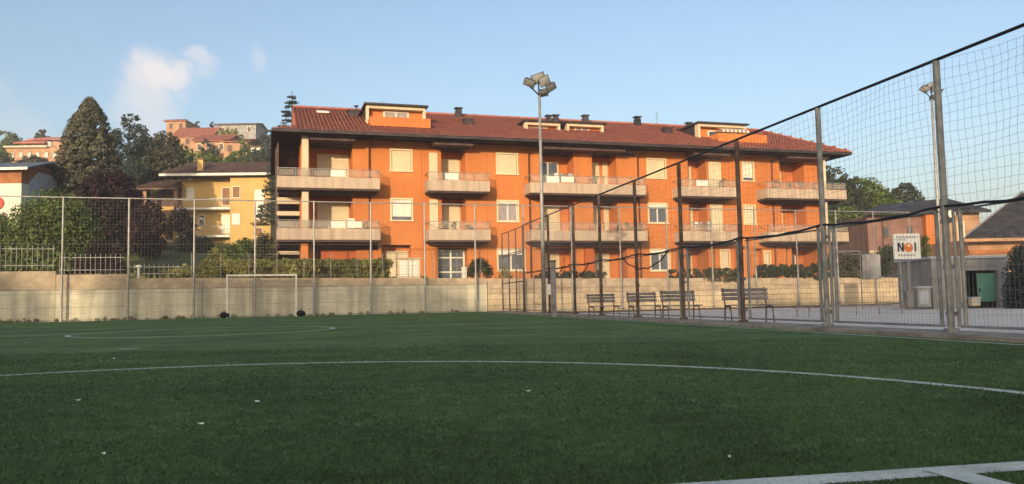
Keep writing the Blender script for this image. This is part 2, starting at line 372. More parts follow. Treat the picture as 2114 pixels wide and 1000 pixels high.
def tree(name, label, x, y, zb, ztop, r, m, n=9000, leaf=.22, prof=None, crown0=.25, clumps=150, group=None, cat='tree', trunk_r=None, squash=.8, lump=.3, m2=None):
    t = thing(name, label, cat, (x, y, zb), group=group); h = ztop-zb
    prof = prof or (lambda q: r*math.sin(math.pi*min(1, .12+.86*q))**.6)
    c, rad = crown_centres(h*crown0, h*.97, prof, clumps, lump)
    leaves('crown', c, rad, n, leaf, m, t, squash=squash)
    tr = trunk_r or h*.022; tb = MB(); pts = [(0, 0, -.3), (.1*tr, .05, h*.3), (-.2*tr, .1, h*.6), (0, 0, h*.9)]
    tb.tube(pts, [tr*1.3, tr, tr*.6, tr*.15], 8)
    for k in range(9):
        z = h*random.uniform(max(.2, crown0*.9), .8); a = random.random()*6.28; l = prof((z/h-crown0)/(1-crown0) if z/h > crown0 else 0)*.8
        tb.tube([(0, 0, z), (l*.5*math.cos(a), l*.5*math.sin(a), z+l*.25), (l*math.cos(a), l*math.sin(a), z+l*.55)], [tr*.45, tr*.25, tr*.08], 5, cap=False)
    tb.build('trunk', M_bark, t, smooth=True)
    return t
def shrub(name, label, x, y, zb, w, dpt, h, m, n=2500, leaf=.12, rz=0, cat='shrub', group=None, k=40, boxy=False, stem=True):
    t = thing(name, label, cat, (x, y, zb), rz, group); c = []; rad = []
    for _ in range(k):
        if boxy: q = (random.uniform(-w/2, w/2), random.uniform(-dpt/2, dpt/2), random.uniform(.1, h*.9)); rr = min(dpt, h)*random.uniform(.16, .3)
        else:
            a = random.random()*6.28; e = random.random(); e2 = (1-e*e)**.5; q = (w/2*.8*math.cos(a)*e2*random.uniform(.6, 1), dpt/2*.8*math.sin(a)*e2*random.uniform(.6, 1), h*(.05+.78*e)); rr = min(w, h)*random.uniform(.16, .3)
        c.append(q); rad.append(rr)
    leaves('foliage', c, rad, n, leaf, m, t)
    if stem:
        tb = MB()
        for _ in range(5): tb.tube([(random.uniform(-.1, .1), random.uniform(-.1, .1), -.1), (random.uniform(-w*.25, w*.25), random.uniform(-.2, .2), h*.7)], .03, 5, .01)
        tb.build('stem', M_bark, t)
    return t

# ------------------------------------------------------------------ tiled roof slope
def tile_slope(eL, eR, rR, rL, m, parent, name='roof_tiles', pitch=.24, course=.42, amp=.045, kind='stuff'):
    eL, eR, rR, rL = map(Vector, (eL, eR, rR, rL)); U = (eR-eL).normalized(); nrm = U.cross(((rL+rR)/2-(eL+eR)/2)).normalized()
    if nrm.z < 0: nrm = -nrm
    upv = nrm.cross(U); upv = upv if upv.z > 0 else -upv
    Lr = (rL-eL).dot(upv); rows = max(2, int(Lr/course)); V = []; F = []
    uL0, uL1 = 0, (rL-eL).dot(U); uR0, uR1 = (eR-eL).dot(U), (rR-eL).dot(U)
    prof = [(0, 0), (.22, .85), (.5, 1), (.78, .85)]
    for r in range(rows):
        t0, t1 = r/rows, (r+1)/rows; a = uL0+(uL1-uL0)*(t0+t1)/2; b = uR0+(uR1-uR0)*(t0+t1)/2
        k0 = math.floor(a/pitch); k1 = math.ceil(b/pitch); prev = None
        for k in range(k0, k1):
            jl = random.uniform(-.012, .012); jz = random.uniform(0, .012); base = len(V)
            for (fx, fz) in prof+[(1.0, 0)]:
                u = (k+fx)*pitch
                V.append(tuple(eL+U*u+upv*(Lr*t0-.03+jl)+nrm*(amp*fz+.035+jz)))
                V.append(tuple(eL+U*u+upv*(Lr*t1+.02)+nrm*(amp*fz*.8+.005+jz)))
            for i in range(len(prof)): F.append((base+2*i, base+2*i+2, base+2*i+3, base+2*i+1))
    me = bpy.data.meshes.new(name); me.from_pydata(V, [], F); me.materials.append(m)
    return linkmesh(name, me, parent, kind=kind)

# ------------------------------------------------------------------ the orange apartment building
TH = R(17); BO = Vector((-13.22, 45.3, 0))
bld = thing('apartment_building', 'long orange three storey apartment building with cream balconies and red tiled roof', 'building', BO, TH)
YW = 1.3
def wall_holes(u0, u1, z0, z1, holes, yf, parent, m, mback, name='wall'):
    """front sheet with recessed openings: holes are (u0,u1,z0,z1,depth)"""
    us = sorted({u0, u1, *[h[0] for h in holes], *[h[1] for h in holes]}); zs = sorted({z0, z1, *[h[2] for h in holes], *[h[3] for h in holes]})
    mb = MB()
    for i in range(len(us)-1):
        for j in range(len(zs)-1):
            cu, cz = (us[i]+us[i+1])/2, (zs[j]+zs[j+1])/2
            if any(h[0] < cu < h[1] and h[2] < cz < h[3] for h in holes): continue
            mb.quad((us[i], yf, zs[j]), (us[i+1], yf, zs[j]), (us[i+1], yf, zs[j+1]), (us[i], yf, zs[j+1]))
    for a, b, c, d, dp in holes:
        y = yf+dp
        mb.quad((a, yf, c), (a, y, c), (a, y, d), (a, yf, d)); mb.quad((b, yf, c), (b, yf, d), (b, y, d), (b, y, c))
        (MB() if dp > .4 else mb).quad((a, yf, d), (a, y, d), (b, y, d), (b, yf, d)); mb.quad((a, yf, c), (b, yf, c), (b, y, c), (a, y, c))
        mb.quad((a, y, c), (b, y, c), (b, y, d), (a, y, d))
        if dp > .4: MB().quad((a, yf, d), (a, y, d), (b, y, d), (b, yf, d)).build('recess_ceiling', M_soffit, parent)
    return mb.build(name, m, parent)

Z1, Z2 = 4.23, 7.24     # undersides of the two balcony floors
F1, F2 = Z1+.22, Z2+.22
lg = []                  # loggia recesses and openings
for zf, zt in ((F1, 7.05), (F2, 10.1)):
    lg += [(1.75, 4.25, zf, zt, 1.5), (9.7, 11.25, zf, zt, 1.2), (16.3, 18.55, zf, zt, 1.3), (19.85, 21.6, zf, zt, 1.3), (26.95, 28.35, zf, zt, 1.2), (34.3, 36.35, zf, zt, 1.4)]
lg += [(1.9, 5.75, 1.3, 4.12, 1.9), (5.95, 7.75, 1.3, 4.05, .7), (9.4, 11.3, 1.3, 3.85, .9), (16.3, 18.6, 1.3, 3.85, 1.4), (19.85, 22.2, 1.3, 3.85, 1.4), (26.6, 28.3, 1.3, 3.9, 1.6), (31.9, 32.6, 1.3, 3.8, .5), (35.0, 37.3, 1.3, 3.9, 1.8)]
wins = [(6.5, 7.9), (13.25, 14.73), (23.82, 25.3), (31.18, 32.2)]
for i, (a, b) in enumerate(wins):
    for j, (c, d) in enumerate(((5.49, 6.93), (8.54, 9.98))): lg.append((a+.1, b-.1, c+.1, d-.1, .14))
lg += [(13.3, 15.0, 2.45, 3.75, .14), (23.95, 25.3, 2.35, 3.75, .14), (29.3, 29.9, 2.2, 3.7, .14), (32.75, 33.2, 2.2, 3.6, .14)]
wall_holes(1.2, 37.6, 1.2, 10.45, lg, YW, bld, M_orange, M_orange2)
m = MB(); m.quad((1.2, YW, 1.2), (1.2, YW, 10.6), (1.2, 15, 10.6), (1.2, 15, 1.2)); m.quad((37.6, YW, 1.2), (37.6, 15, 1.2), (37.6, 15, 10.6), (37.6, YW, 10.6)); m.quad((1.2, 15, 1.2), (1.2, 15, 10.6), (37.6, 15, 10.6), (37.6, 15, 1.2))
m.build('side_wall', M_orange2, bld)
MB().box(1.0, 37.8, YW-.05, YW-.003, 1.2, 1.75).build('plinth', M_grey, bld)

def shutter(u0, u1, z0, z1, y, parent, slats=True, m=M_shut, name='roller_shutter', gap=0.0):
    mb = MB(); mb.box(u0, u1, y-.03, y, z0, z1)
    n = max(3, int((z1-z0)/.13))
    if slats:
        for k in range(n):
            a = z0+(z1-z0)*k/n; b = z0+(z1-z0)*(k+1)/n
            mb.hexa([(u0+.01, y-.055, a+.008), (u1-.01, y-.055, a+.008), (u1-.01, y-.031, a+.008), (u0+.01, y-.031, a+.008), (u0+.01, y-.04, b-.008), (u1-.01, y-.04, b-.008), (u1-.01, y-.031, b-.008), (u0+.01, y-.031, b-.008)])
    return mb.build(name, m, parent)
def window(u0, u1, z0, z1, y, parent, style='shut', fm=M_frame, trim=.10):
    f = MB()
    f.box(u0, u1, y-.035, y+.02, z1-trim, z1); f.box(u0, u0+trim, y-.035, y+.02, z0+trim*.8, z1-trim); f.box(u1-trim, u1, y-.035, y+.02, z0+trim*.8, z1-trim)
    w = f.build('window', fm, parent)
    MB().box(u0-.04, u1+.04, y-.09, y+.02, z0, z0+trim*.8).build('sill', fm, w)
    a, b, c, d = u0+trim, u1-trim, z0+trim*.8, z1-trim
    if style == 'shut': shutter(a+.01, b-.01, c, d, y+.10, w, name='shutter')
    elif style == 'part':
        shutter(a+.01, b-.01, c+.22, d, y+.10, w, name='shutter', m=M_white); MB().box(a, b, y+.11, y+.125, c, d).build('pane', M_glass, w)
    else:
        MB().box(a, b, y+.11, y+.12, c, d).build('pane', M_curt if style == 'curtain' else M_glass, w)
        g = MB(); mid = (a+b)/2
        for (p, q) in ((a, a+.05), (mid-.045, mid+.045), (b-.05, b)): g.box(p, q, y+.06, y+.105, c, d)
        g.box(a+.051, mid-.046, y+.06, y+.105, d-.06, d); g.box(mid+.046, b-.051, y+.06, y+.105, d-.06, d); g.box(a+.051, mid-.046, y+.06, y+.105, c, c+.06); g.box(mid+.046, b-.051, y+.06, y+.105, c, c+.06)
        g.build('sash', M_white, w)
        if style == 'glass': shutter(a+.01, b-.01, d-.3, d-.001, y+.055, w, name='shutter', m=M_white)
        if style == 'curtain': shutter(a+.01, b-.01, d-.14, d-.001, y+.055, w, name='shutter', m=M_white)
    return w
sty = {(0, 0): 'part', (0, 1): 'shut', (1, 0): 'curtain', (1, 1): 'shut', (2, 0): 'glass', (2, 1): 'shut', (3, 0): 'shut', (3, 1): 'part'}
for i, (a, b) in enumerate(wins):
    for j, (c, d) in enumerate(((5.49, 6.93), (8.54, 9.98))): window(a, b, c, d, YW, bld, sty[(i, j)])
window(13.2, 15.1, 2.37, 3.83, YW, bld, 'glass'); window(23.85, 25.4, 2.27, 3.83, YW, bld, 'glass'); window(29.2, 30.0, 2.12, 3.78, YW, bld, 'shut'); window(32.68, 33.28, 2.12, 3.68, YW, bld, 'shut')
# awning over one window
o = MB().hexa([(13.2, YW-.75, 9.62), (14.8, YW-.75, 9.62), (14.8, YW-.02, 9.98), (13.2, YW-.02, 9.98), (13.2, YW-.75, 9.64), (14.8, YW-.75, 9.64), (14.8, YW-.02, 10.0), (13.2, YW-.02, 10.0)])

# doors and shutters inside the loggias
def door(u0, u1, z0, z1, y, style='shut'):
    f = MB(); t = .09
    f.box(u0, u0+t, y-.05, y-.004, z0, z1); f.box(u1-t, u1, y-.05, y-.004, z0, z1); f.box(u0+t, u1-t, y-.05, y-.004, z1-t, z1)
    w = f.build('balcony_door', M_frame, bld)
    if style == 'shut': shutter(u0+t, u1-t, z0, z1-t, y-.004, w, name='shutter')
    else:
        MB().box(u0+t, u1-t, y-.02, y-.006, z0, z1-t).build('pane', M_glass, w)
        g = MB(); mid = (u0+u1)/2; g.box(mid-.04, mid+.04, y-.04, y-.021, z0, z1-t); g.box(u0+t, mid-.041, y-.04, y-.021, z0+.8, z0+.9); g.box(mid+.041, u1-t, y-.04, y-.021, z0+.8, z0+.9)
        g.build('sash', M_white, w)
    return w
for zf, zt, fl_ in ((F1, 6.92, 0), (F2, 9.85, 1)):
    door(2.25, 4.15, zf, zt-.1, YW+1.5); door(9.75, 11.15, zf, zt-.2, YW+1.2); door(8.93, 9.45, zf, zt-.05, YW)
    door(16.45, 17.95, zf, zt-.15, YW+1.3, 'glass' if fl_ else 'shut'); door(20.0, 20.9, zf, zt-.1, YW+1.3); door(21.15, 21.5, zf, zt-.1, YW+1.3)
    door(27.0, 27.85, zf, zt-.1, YW+1.2); door(28.55, 29.5, zf, zt, YW); door(34.4, 35.35, zf, zt-.3, YW+1.4, 'shut' if fl_ else 'glass')
door(6.3, 7.65, 1.6, 3.72, YW+.7); door(16.45, 17.9, 1.6, 3.6, YW+1.4); door(20.0, 21.5, 1.6, 3.6, YW+1.4); door(27.0, 27.9, 1.6, 3.7, YW+1.6, 'glass'); door(35.3, 36.6, 1.6, 3.5, YW+1.8, 'glass')
# glazed entrance
en = MB(); 
for u in (9.5, 10.35, 11.2): en.box(u-.05, u+.05, YW+.55, YW+.62, 1.4, 3.8)
for z in (3.7, 3.25, 2.35): en.box(9.56, 10.29, YW+.56, YW+.61, z, z+.08); en.box(10.41, 11.14, YW+.56, YW+.61, z, z+.08)
e = en.build('entrance_frame', M_white, bld); MB().box(9.55, 11.15, YW+.63, YW+.64, 1.4, 3.8).build('pane', M_glass, e)
# low orange walls and piers on the ground floor
MB().box(2.4, 4.45, YW+.3, YW+.55, 1.2, 3.72).build('low_wall', M_orange2, bld); MB().box(4.46, 5.74, YW+.1, YW+.7, 1.2, 3.75).build('pier', M_orange, bld)
MB().box(19.1, 19.75, YW-.25, YW-.004, 1.2, 3.8).build('pier', M_orange2, bld); MB().box(30.3, 31.6, YW-.3, YW-.004, 1.2, 3.85).build('pier', M_orange, bld)
MB().box(33.6, 34.6, YW-.3, YW-.004, 1.2, 3.7).build('pier', M_orange, bld)
# balconies
def balcony(u0, u1, zb, style, wl_=False, wr=False, ext=0):
    y0 = 0.0; zt = zb+.68
    p = MB(); p.box(u0, u1, y0, y0+.10, zb+.02, zt)
    p.box(u0, u0+.10, y0+.101, YW-.006 if not wl_ else 3.2, zb+.02, zt); p.box(u1-.10, u1, y0+.101, YW-.006 if not wr else 3.2, zb+.02, zt)
    b = p.build('balcony', M_balc, bld); bevel(b, .012, 1)
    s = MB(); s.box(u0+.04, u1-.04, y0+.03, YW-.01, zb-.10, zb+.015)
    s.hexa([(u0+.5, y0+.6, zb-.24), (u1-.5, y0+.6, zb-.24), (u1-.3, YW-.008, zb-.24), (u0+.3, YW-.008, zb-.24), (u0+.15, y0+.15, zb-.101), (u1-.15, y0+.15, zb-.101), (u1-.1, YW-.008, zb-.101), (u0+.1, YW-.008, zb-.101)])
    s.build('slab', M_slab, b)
    MB().box(u0+.101, u1-.101, y0+.101, YW+.003, zb+.12, zb+.2).build('floor', M_grey, b)
    r = MB(); n = max(3, round((u1-u0)/1.05)); w = (u1-u0-.1)/n; ht = .46
    for k in range(n+1): u = u0+.05+w*k; r.box(u-.02, u+.02, y0+.03, y0+.07, zt, zt+ht)
    r.box(u0+.03, u1-.03, y0+.025, y0+.075, zt+ht, zt+ht+.035)
    r.box(u0+.03, u0+.07, y0+.08, YW-.01, zt+ht, zt+ht+.035); r.box(u1-.07, u1-.03, y0+.08, YW-.01, zt+ht, zt+ht+.035)
    r.build('railing', M_post, b)
    for k in range(n):
        u = u0+.05+w*k; MB().box(u+.06, u+w-.06, y0+.045, y0+.053, zt+.05, zt+ht-.04).build('glass_panel', M_white if (k in style) else M_railglass, b)
    return b
BL = [(-.13, 5.73, (3,), True, False), (8.62, 12.47, (1,), False, False), (15.1, 23.1, (1, 2), False, False), (25.68, 29.93, (1,), False, False), (32.3, 38.86, (), False, True)]
for u0, u1, st, a, b in BL:
    balcony(u0, u1, Z1, () if u0 > 0 else (3, 4), a, b); balcony(u0, u1, Z2, st, a, b)
# columns at the open corners, fascia beam
for zf, zt in ((F1, Z2-.1), (F2, 10.4)):
    MB().box(1.25, 1.62, .35, .7, zf, zt).build('column', M_cream, bld); MB().box(37.1, 37.45, .35, .7, zf, zt).build('column', M_cream, bld)
MB().box(1.2, 1.6, .4, .8, 1.2, Z1-.12).build('column', M_orange, bld); MB().box(37.1, 37.5, .4, .8, 1.2, Z1-.12).build('column', M_orange, bld)
# eave: dark soffit and beams, tiled roof
ZE, ZR, YE, YR = 10.52, 13.85, -.5, 8.0
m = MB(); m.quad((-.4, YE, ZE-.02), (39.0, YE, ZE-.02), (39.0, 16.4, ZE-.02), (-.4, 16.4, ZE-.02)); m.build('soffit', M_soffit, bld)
m = MB(); m.box(-.42, 39.02, YE-.06, YE, ZE-.14, ZE+.05); m.box(-.46, -.401, YE, 16.4, ZE-.14, ZE+.05); m.box(39.001, 39.06, YE, 16.4, ZE-.14, ZE+.05); m.build('gutter', M_copper, bld)
for a, b in ((1.7, 4.3), (9.0, 11.5), (16.1, 21.8), (26.8, 29.6), (34.2, 37.6)):
    MB().box(a, b, .15, YW-.01, 10.12, ZE-.03).build('beam', M_soffit2, bld)
MB().box(-.2, 38.8, YE+.25, YE+.4, 10.33, ZE-.03).build('beam', M_soffit, bld)
gl = .95; zg = ZE+(gl+.4)*(ZR-ZE)/(YR-YE)*1.02
def slope(y): return ZE+(y-YE)*(ZR-ZE)/(YR-YE)
m = MB(); gy = YE+1.35
m.v = [(-.4, YE, ZE), (39, YE, ZE), (37.2, YR, ZR), (gl, YR, ZR), (gl, gy, slope(gy))]; m.f = [(0, 1, 2, 3, 4)]
m.v += [(gl, YR, ZR), (37.2, YR, ZR), (39, 16.5, ZE), (-.4, 16.5, ZE), (gl, 15.15, slope(gy))]; m.f += [(5, 6, 7, 8, 9)]
m.v += [(39, YE, ZE), (39, 16.5, ZE), (37.2, YR, ZR)]; m.f += [(10, 11, 12)]
m.v += [(-.4, YE, ZE), (gl, gy, slope(gy)), (gl, 15.15, slope(gy)), (-.4, 16.5, ZE)]; m.f += [(13, 14, 15, 16)]
m.v += [(gl, gy, slope(gy)), (gl, YR, ZR), (gl, 15.15, slope(gy))]; m.f += [(17, 18, 19)]
m.build('roof', M_roof, bld)
tile_slope((gl-.05, YE, ZE), (39, YE, ZE), (37.2, YR, ZR), (gl-.05, YR, ZR), M_roof, bld, course=.38)
tile_slope((-.4, YE, ZE), (gl-.05, YE, ZE), (gl-.05, gy, slope(gy)), (gl-.15, gy, slope(gy)), M_roof, bld, course=.38)
tile_slope((39, YE, ZE), (39, 16.5, ZE), (37.2, YR+.1, ZR), (37.2, YR-.1, ZR), M_roof, bld, course=.38)
rb = MB()
for k in range(90):
    u = gl+(36.25/90)*k; rb.tube([(u, YR, ZR+.03+.01*(k % 2)), (u+.42, YR, ZR+.045+.01*(k % 2))], .10, 6)
for k in range(24):
    a = Vector((39, YE, ZE+.04)).lerp(Vector((37.2, YR, ZR+.03)), k/24); b = Vector((39, YE, ZE+.06)).lerp(Vector((37.2, YR, ZR+.05)), (k+1.05)/24); rb.tube([a, b], .09, 6)
rb.build('ridge_tiles', M_roof, bld, kind='stuff')
# downpipes
for u in (5.25, 15.45, 23.15, 33.6):
    m = MB(); m.tube([(u, YW-.07, 1.4), (u, YW-.07, 9.95), (u+.35, YE+.4, 10.4)], .055, 8); m.build('downpipe', M_pipe, bld)
m = MB(); m.tube([(34.6, YW-.07, 1.4), (34.6, YW-.07, 4.1)], .05, 8); m.build('downpipe', M_pipe, bld)
# expansion joints / bands of the facade
for u in (8.45, 12.6, 25.55, 30.1): MB().box(u, u+.03, YW-.006, YW+.01, 1.8, 10.3).build('facade_joint', M_orange2, bld)
# dormers
def dormer(u0, u1, z1, yf, w0, w1, par=None, left_open=0, wz=None, wstyle='glass'):
    zb = slope(yf)-.1
    d = MB(); yb = YE+(z1-ZE)/((ZR-ZE)/(YR-YE))+.4
    yb = min(yb, 7.6)
    d.box(u0, u0+.16, yf, yf+.5, zb, z1-.1); d.box(u1-.16, u1, yf, yf+.5, zb, z1-.1); d.box(u0+.161, u1-.161, yf, yf+.5, z1-.3, z1-.1)
    f = d.build('dormer', M_cream, bld)
    d = MB(); d.box(u0+.162, u1-.162, yf+.45, yf+.6, zb, z1-.31); d.build('dormer_wall', M_orange, f)
    s = MB()
    for u in (u0+.02, u1-.08): s.v += [(u, yf+.501, slope(yf+.5)-.05), (u, yb, slope(yb)), (u, yb, z1-.1), (u, yf+.501, z1-.1), (u+.06, yf+.501, slope(yf+.5)-.05), (u+.06, yb, slope(yb)), (u+.06, yb, z1-.1), (u+.06, yf+.501, z1-.1)]
    for k in (0, 8): s.f += [tuple(k+i for i in q) for q in ((0, 1, 2, 3), (7, 6, 5, 4), (0, 3, 7, 4))]
    s.build('cheek', M_copper, f)
    r = MB(); r.box(u0-.15, u1+.15, yf-.25, yb+.1, z1-.098, z1+.0); r.build('dormer_roof', M_copper, f)
    a, b = w0, w1; c, dd = (wz or (zb+.42, z1-.42))
    g = MB(); y = yf+.449
    g.box(a-.09, a, y-.05, y, c, dd); g.box(b, b+.09, y-.05, y, c, dd); g.box((a+b)/2-.04, (a+b)/2+.04, y-.05, y, c, dd); g.box(a-.09, b+.09, y-.05, y, dd+.001, dd+.09)
    ww = g.build('dormer_window', M_white, f); MB().box(a, b, y-.012, y-.002, c, dd).build('dormer_pane', M_curt if wstyle == 'curtain' else (M_shut if wstyle == 'shut' else M_glass), f)
    if par:
        MB().box(par[0], par[1], yf-1.1, yf-.98, par[2]-.1, par[3]).build('dormer_parapet', M_orange, f)
        MB().box(par[0], par[1], yf-.979, yf-.3, par[2]-.1, par[2]+.1).build('dormer_terrace', M_slab, f)
        MB().box(par[0], par[0]+.12, yf-.979, yf+.1, par[2]-.1, par[3]).build('dormer_parapet', M_orange, f); MB().box(par[1]-.12, par[1], yf-.979, yf+.1, par[2]-.1, par[3]).build('dormer_parapet', M_orange, f)
    return f
dormer(5.25, 9.0, 13.05, 2.6, 6.45, 7.9, (5.35, 9.1, 11.5, 11.98), wz=(12.1, 12.62), wstyle='curtain')
dormer(15.9, 18.4, 12.62, 3.2, 16.3, 17.5, wz=(12.0, 12.35), wstyle='shut'); dormer(18.9, 21.6, 12.66, 3.2, 19.7, 20.6, wz=(12.0, 12.38), wstyle='curtain')
dormer(28.7, 32.6, 12.98, 2.7, 29.8, 31.9, (29.6, 33.6, 11.5, 12.0), wz=(12.05, 12.4), wstyle='glass')
for k in range(14):
    m = MB(); u = 30.0+k*.165; m.hexa([(u, 1.9, 12.32), (u+.165, 1.9, 12.32), (u+.165, 2.6, 12.58), (u, 2.6, 12.58), (u, 1.9, 12.34), (u+.165, 1.9, 12.34), (u+.165, 2.6, 12.6), (u, 2.6, 12.6)])
    m.quad((u, 1.9, 12.32), (u+.165, 1.9, 12.32), (u+.165, 1.88, 12.17), (u, 1.88, 12.17)); m.build('awning_strip', M_white if k % 2 else M_wood, bld)
# chimneys, roof windows, aerial
def chimney(u, z0, z1, w=.42, y=7.0):
    m = MB(); m.box(u-w/2, u+w/2, y, y+w, z0-.6, z1-.2); c = m.build('chimney', M_roofdk, bld)
    m = MB(); m.box(u-w/2-.06, u+w/2+.06, y-.06, y+w+.06, z1-.08, z1); m.box(u-w/2+.05, u+w/2-.05, y+.05, y+w-.05, z1-.199, z1-.081); m.build('cap', M_roofdk, c)
for a in ((12.25, 13.4, 14.2), (19.0, 13.3, 14.0, .38), (19.55, 13.3, 14.05, .38), (21.9, 13.4, 14.15), (26.15, 13.4, 14.25), (30.5, 13.4, 14.0, .38), (5.1, 13.3, 13.95, .15)): chimney(*a)
for u, y in ((4.7, 5.0), (12.2, 4.0), (20.0, 3.9), (27.1, 4.2)):
    z = slope(y); m = MB(); m.box(u-.3, u+.3, y-.1, y+.5, z-.2, z+.42); c = m.build('roof_vent', M_copper, bld); MB().box(u-.36, u+.36, y-.16, y+.56, z+.421, z+.48).build('cap', M_soffit2, c)
m = MB(); z = slope(6.0); m.hexa([(2.4, 5.6, slope(5.6)+.1), (3.2, 5.6, slope(5.6)+.1), (3.2, 6.1, slope(6.1)+.1), (2.4, 6.1, slope(6.1)+.1), (2.4, 5.6, slope(5.6)+.17), (3.2, 5.6, slope(5.6)+.17), (3.2, 6.1, slope(6.1)+.17), (2.4, 6.1, slope(6.1)+.17)]); m.build('roof_window', M_white, bld)
m = MB(); m.tube([(28.1, 7.8, 13.5), (28.1, 7.8, 14.9)], .02, 5)
for k in range(5): m.tube([(27.9+.0*k, 7.8, 14.3+.13*k), (28.3, 7.8, 14.3+.13*k)], .008, 4)
m.build('aerial', M_wire, bld)
m = MB(); m.tube([(7.0, 7.5, 13.5), (7.0, 7.5, 14.5)], .015, 5)
for k in range(4): m.tube([(6.8, 7.5, 14.1+.11*k), (7.2, 7.5, 14.1+.11*k)], .008, 4)
m.build('aerial', M_wire, bld)
# outside staircase at the left end
MB().box(-.2, 1.19, 4.2, 4.4, 1.2, 10.4).build('stair_shade_wall', M_soffit2, bld)  # dark brown paints the shade under the roof behind the stairs
for z0, z1 in ((6.55, 6.93), (5.85, 6.1), (3.52, 3.72), (2.8, 2.98), (2.1, 2.3)):
    MB().box(-.12, 1.18, 2.0, 2.14, z0, z1).build('stair_parapet', M_cream, bld); MB().box(-.1, 1.16, 2.15, 4.19, z0, z0+.1).build('landing', M_slab, bld)
MB().box(-.05, 1.1, 1.9, 1.94, 5.05, 5.5).build('glass_panel', M_railglass, bld)
MB().box(-.12, -.02, 2.15, 4.19, 1.2, 10.35).build('stair_post', M_soffit2, bld)
def awn(u0, u1, z, y=YW-.02, drop=.22):
    m = MB(); m.tube([(u0, y-.09, z), (u1, y-.09, z)], .075, 8); a = m.build('awning_roll', M_balc, bld)
    m = MB(); m.quad((u0+.02, y-.16, z-.03), (u1-.02, y-.16, z-.03), (u1-.02, y-.165, z-drop), (u0+.02, y-.165, z-drop)); m.build('awning_cloth', M_soffit2, a)
for a in ((1.9, 4.2, 10.25), (9.1, 11.4, 10.25), (16.3, 18.4, 10.25), (19.9, 22.9, 10.25), (26.9, 29.5, 10.25)): awn(*a)
# potted plants and small furniture on the balconies
def bw(u, y, z):
    c, s = math.cos(TH), math.sin(TH); return Vector((BO.x+u*c-y*s, BO.y+u*s+y*c, z))
def potted(u, y, z, label, m, h=.55, w=.5):
    p = bw(u, y, z); t = thing('potted_plant', label, 'plant', p, TH, 'potted plants on the balconies')
    MB().tube([(0, 0, 0), (0, 0, .26)], .10, 10, .14).build('pot', M_wood, t)
    c = [(random.uniform(-w*.4, w*.4), random.uniform(-.12, .12), .3+random.uniform(0, h-.2)) for _ in range(10)]
    leaves('foliage', c, .12, 260, .09, m, t)
def balz(zb): return zb+.205
pl = [(21.2, Z1, 'tall leafy pot plant on the wide lower middle balcony near its right end', L_grn, .95), (21.9, Z1, 'bushy green pot plant second from the right end of the wide lower middle balcony', L_grn, .9), (22.6, Z1, 'greyish pot plant at the right corner of the wide lower middle balcony', L_dark, .85),
      (9.6, Z1, 'dark pot plant at the left of the lower balcony above the glazed entrance', L_dark, .8), (10.3, Z1, 'dark pot plant in the middle of the lower balcony above the glazed entrance', L_dark, .75), (11.2, Z1, 'small reddish pot plant on the lower balcony above the glazed entrance', L_purple, .65),
      (33.2, Z2, 'pink flowering pot plant by the left end of the upper right corner balcony', L_flower, .95), (34.3, Z2, 'green pot plant between pink flowers on the upper right corner balcony', L_grn, 1.0), (35.3, Z2, 'pink flowering pot plant before the brown wall on the upper right corner balcony', L_flower, .95), (36.4, Z2, 'pale flowering pot plant beside the cream column on the upper right corner balcony', L_flower, .9),
      (29.0, Z2, 'pot plant at the right end of the upper balcony second from the right', L_brn, .9), (16.0, Z1, 'small pot plant behind the glass at the left of the wide lower middle balcony', L_dark, .8), (4.9, Z1, 'pot plant at the right end of the lower left corner balcony', L_brn, .8), (19.6, Z2, 'pot plant in the middle of the wide upper balcony', L_dark, .8)]
def furniture(name, label, cat, u, z, kind):
    p = bw(u, .45, z); t = thing(name, label, cat, p, TH)
    if kind == 'table':
        bevel(MB().box(-.4, .4, -.3, .3, .70, .74).build('tabletop', M_white, t), .01, 1)
        for x in (-.34, .34):
            for y in (-.24, .24): MB().box(x-.02, x+.02, y-.02, y+.02, 0, .70).build('leg', M_white, t)
    elif kind == 'chair':
        MB().box(-.22, .22, -.2, .22, .42, .46).build('seat', M_white, t); MB().hexa([(-.22, .2, .47), (.22, .2, .47), (.22, .24, .47), (-.22, .24, .47), (-.2, .28, 1.15), (.2, .28, 1.15), (.2, .31, 1.15), (-.2, .31, 1.15)]).build('backrest', M_white, t)
        for x in (-.19, .19):
            for y in (-.17, .19): MB().box(x-.02, x+.02, y-.02, y+.02, 0, .42).build('leg', M_white, t)
    else:
        m = MB()
        for k in range(6): m.tube([(-.75, -.25+k*.1, 1.12), (.75, -.25+k*.1, 1.12)], .008, 4)
        m.build('rail', M_wire, t)
        for x in (-.7, .7): m = MB(); m.tube([(x, -.3, 0), (x, .3, 1.1)], .012, 5); m.build('leg', M_wire, t); m = MB(); m.tube([(x, .3, 0), (x, -.3, 1.1)], .012, 5); m.build('leg', M_wire, t)
        for k, mm in enumerate((M_white, M_curt, M_brown, M_gable)): MB().box(-.62+k*.32, -.36+k*.32, -.27, -.255, .55, 1.11).build('laundry', mm, t)
furniture('garden_table', 'white table on the lower left corner balcony', 'table', 3.1, balz(Z1), 'table'); furniture('garden_chair', 'white chair on the lower left corner balcony right of the white table', 'chair', 4.1, balz(Z1), 'chair')
furniture('drying_rack', 'drying rack with laundry on the wide upper middle balcony', 'drying rack', 17.4, balz(Z2), 'rack'); furniture('drying_rack', 'drying rack with laundry on the lower balcony second from the right', 'drying rack', 27.3, balz(Z1), 'rack')
for u, zb, lb, mm, h in pl: potted(u, .32, balz(zb), lb, mm, h)

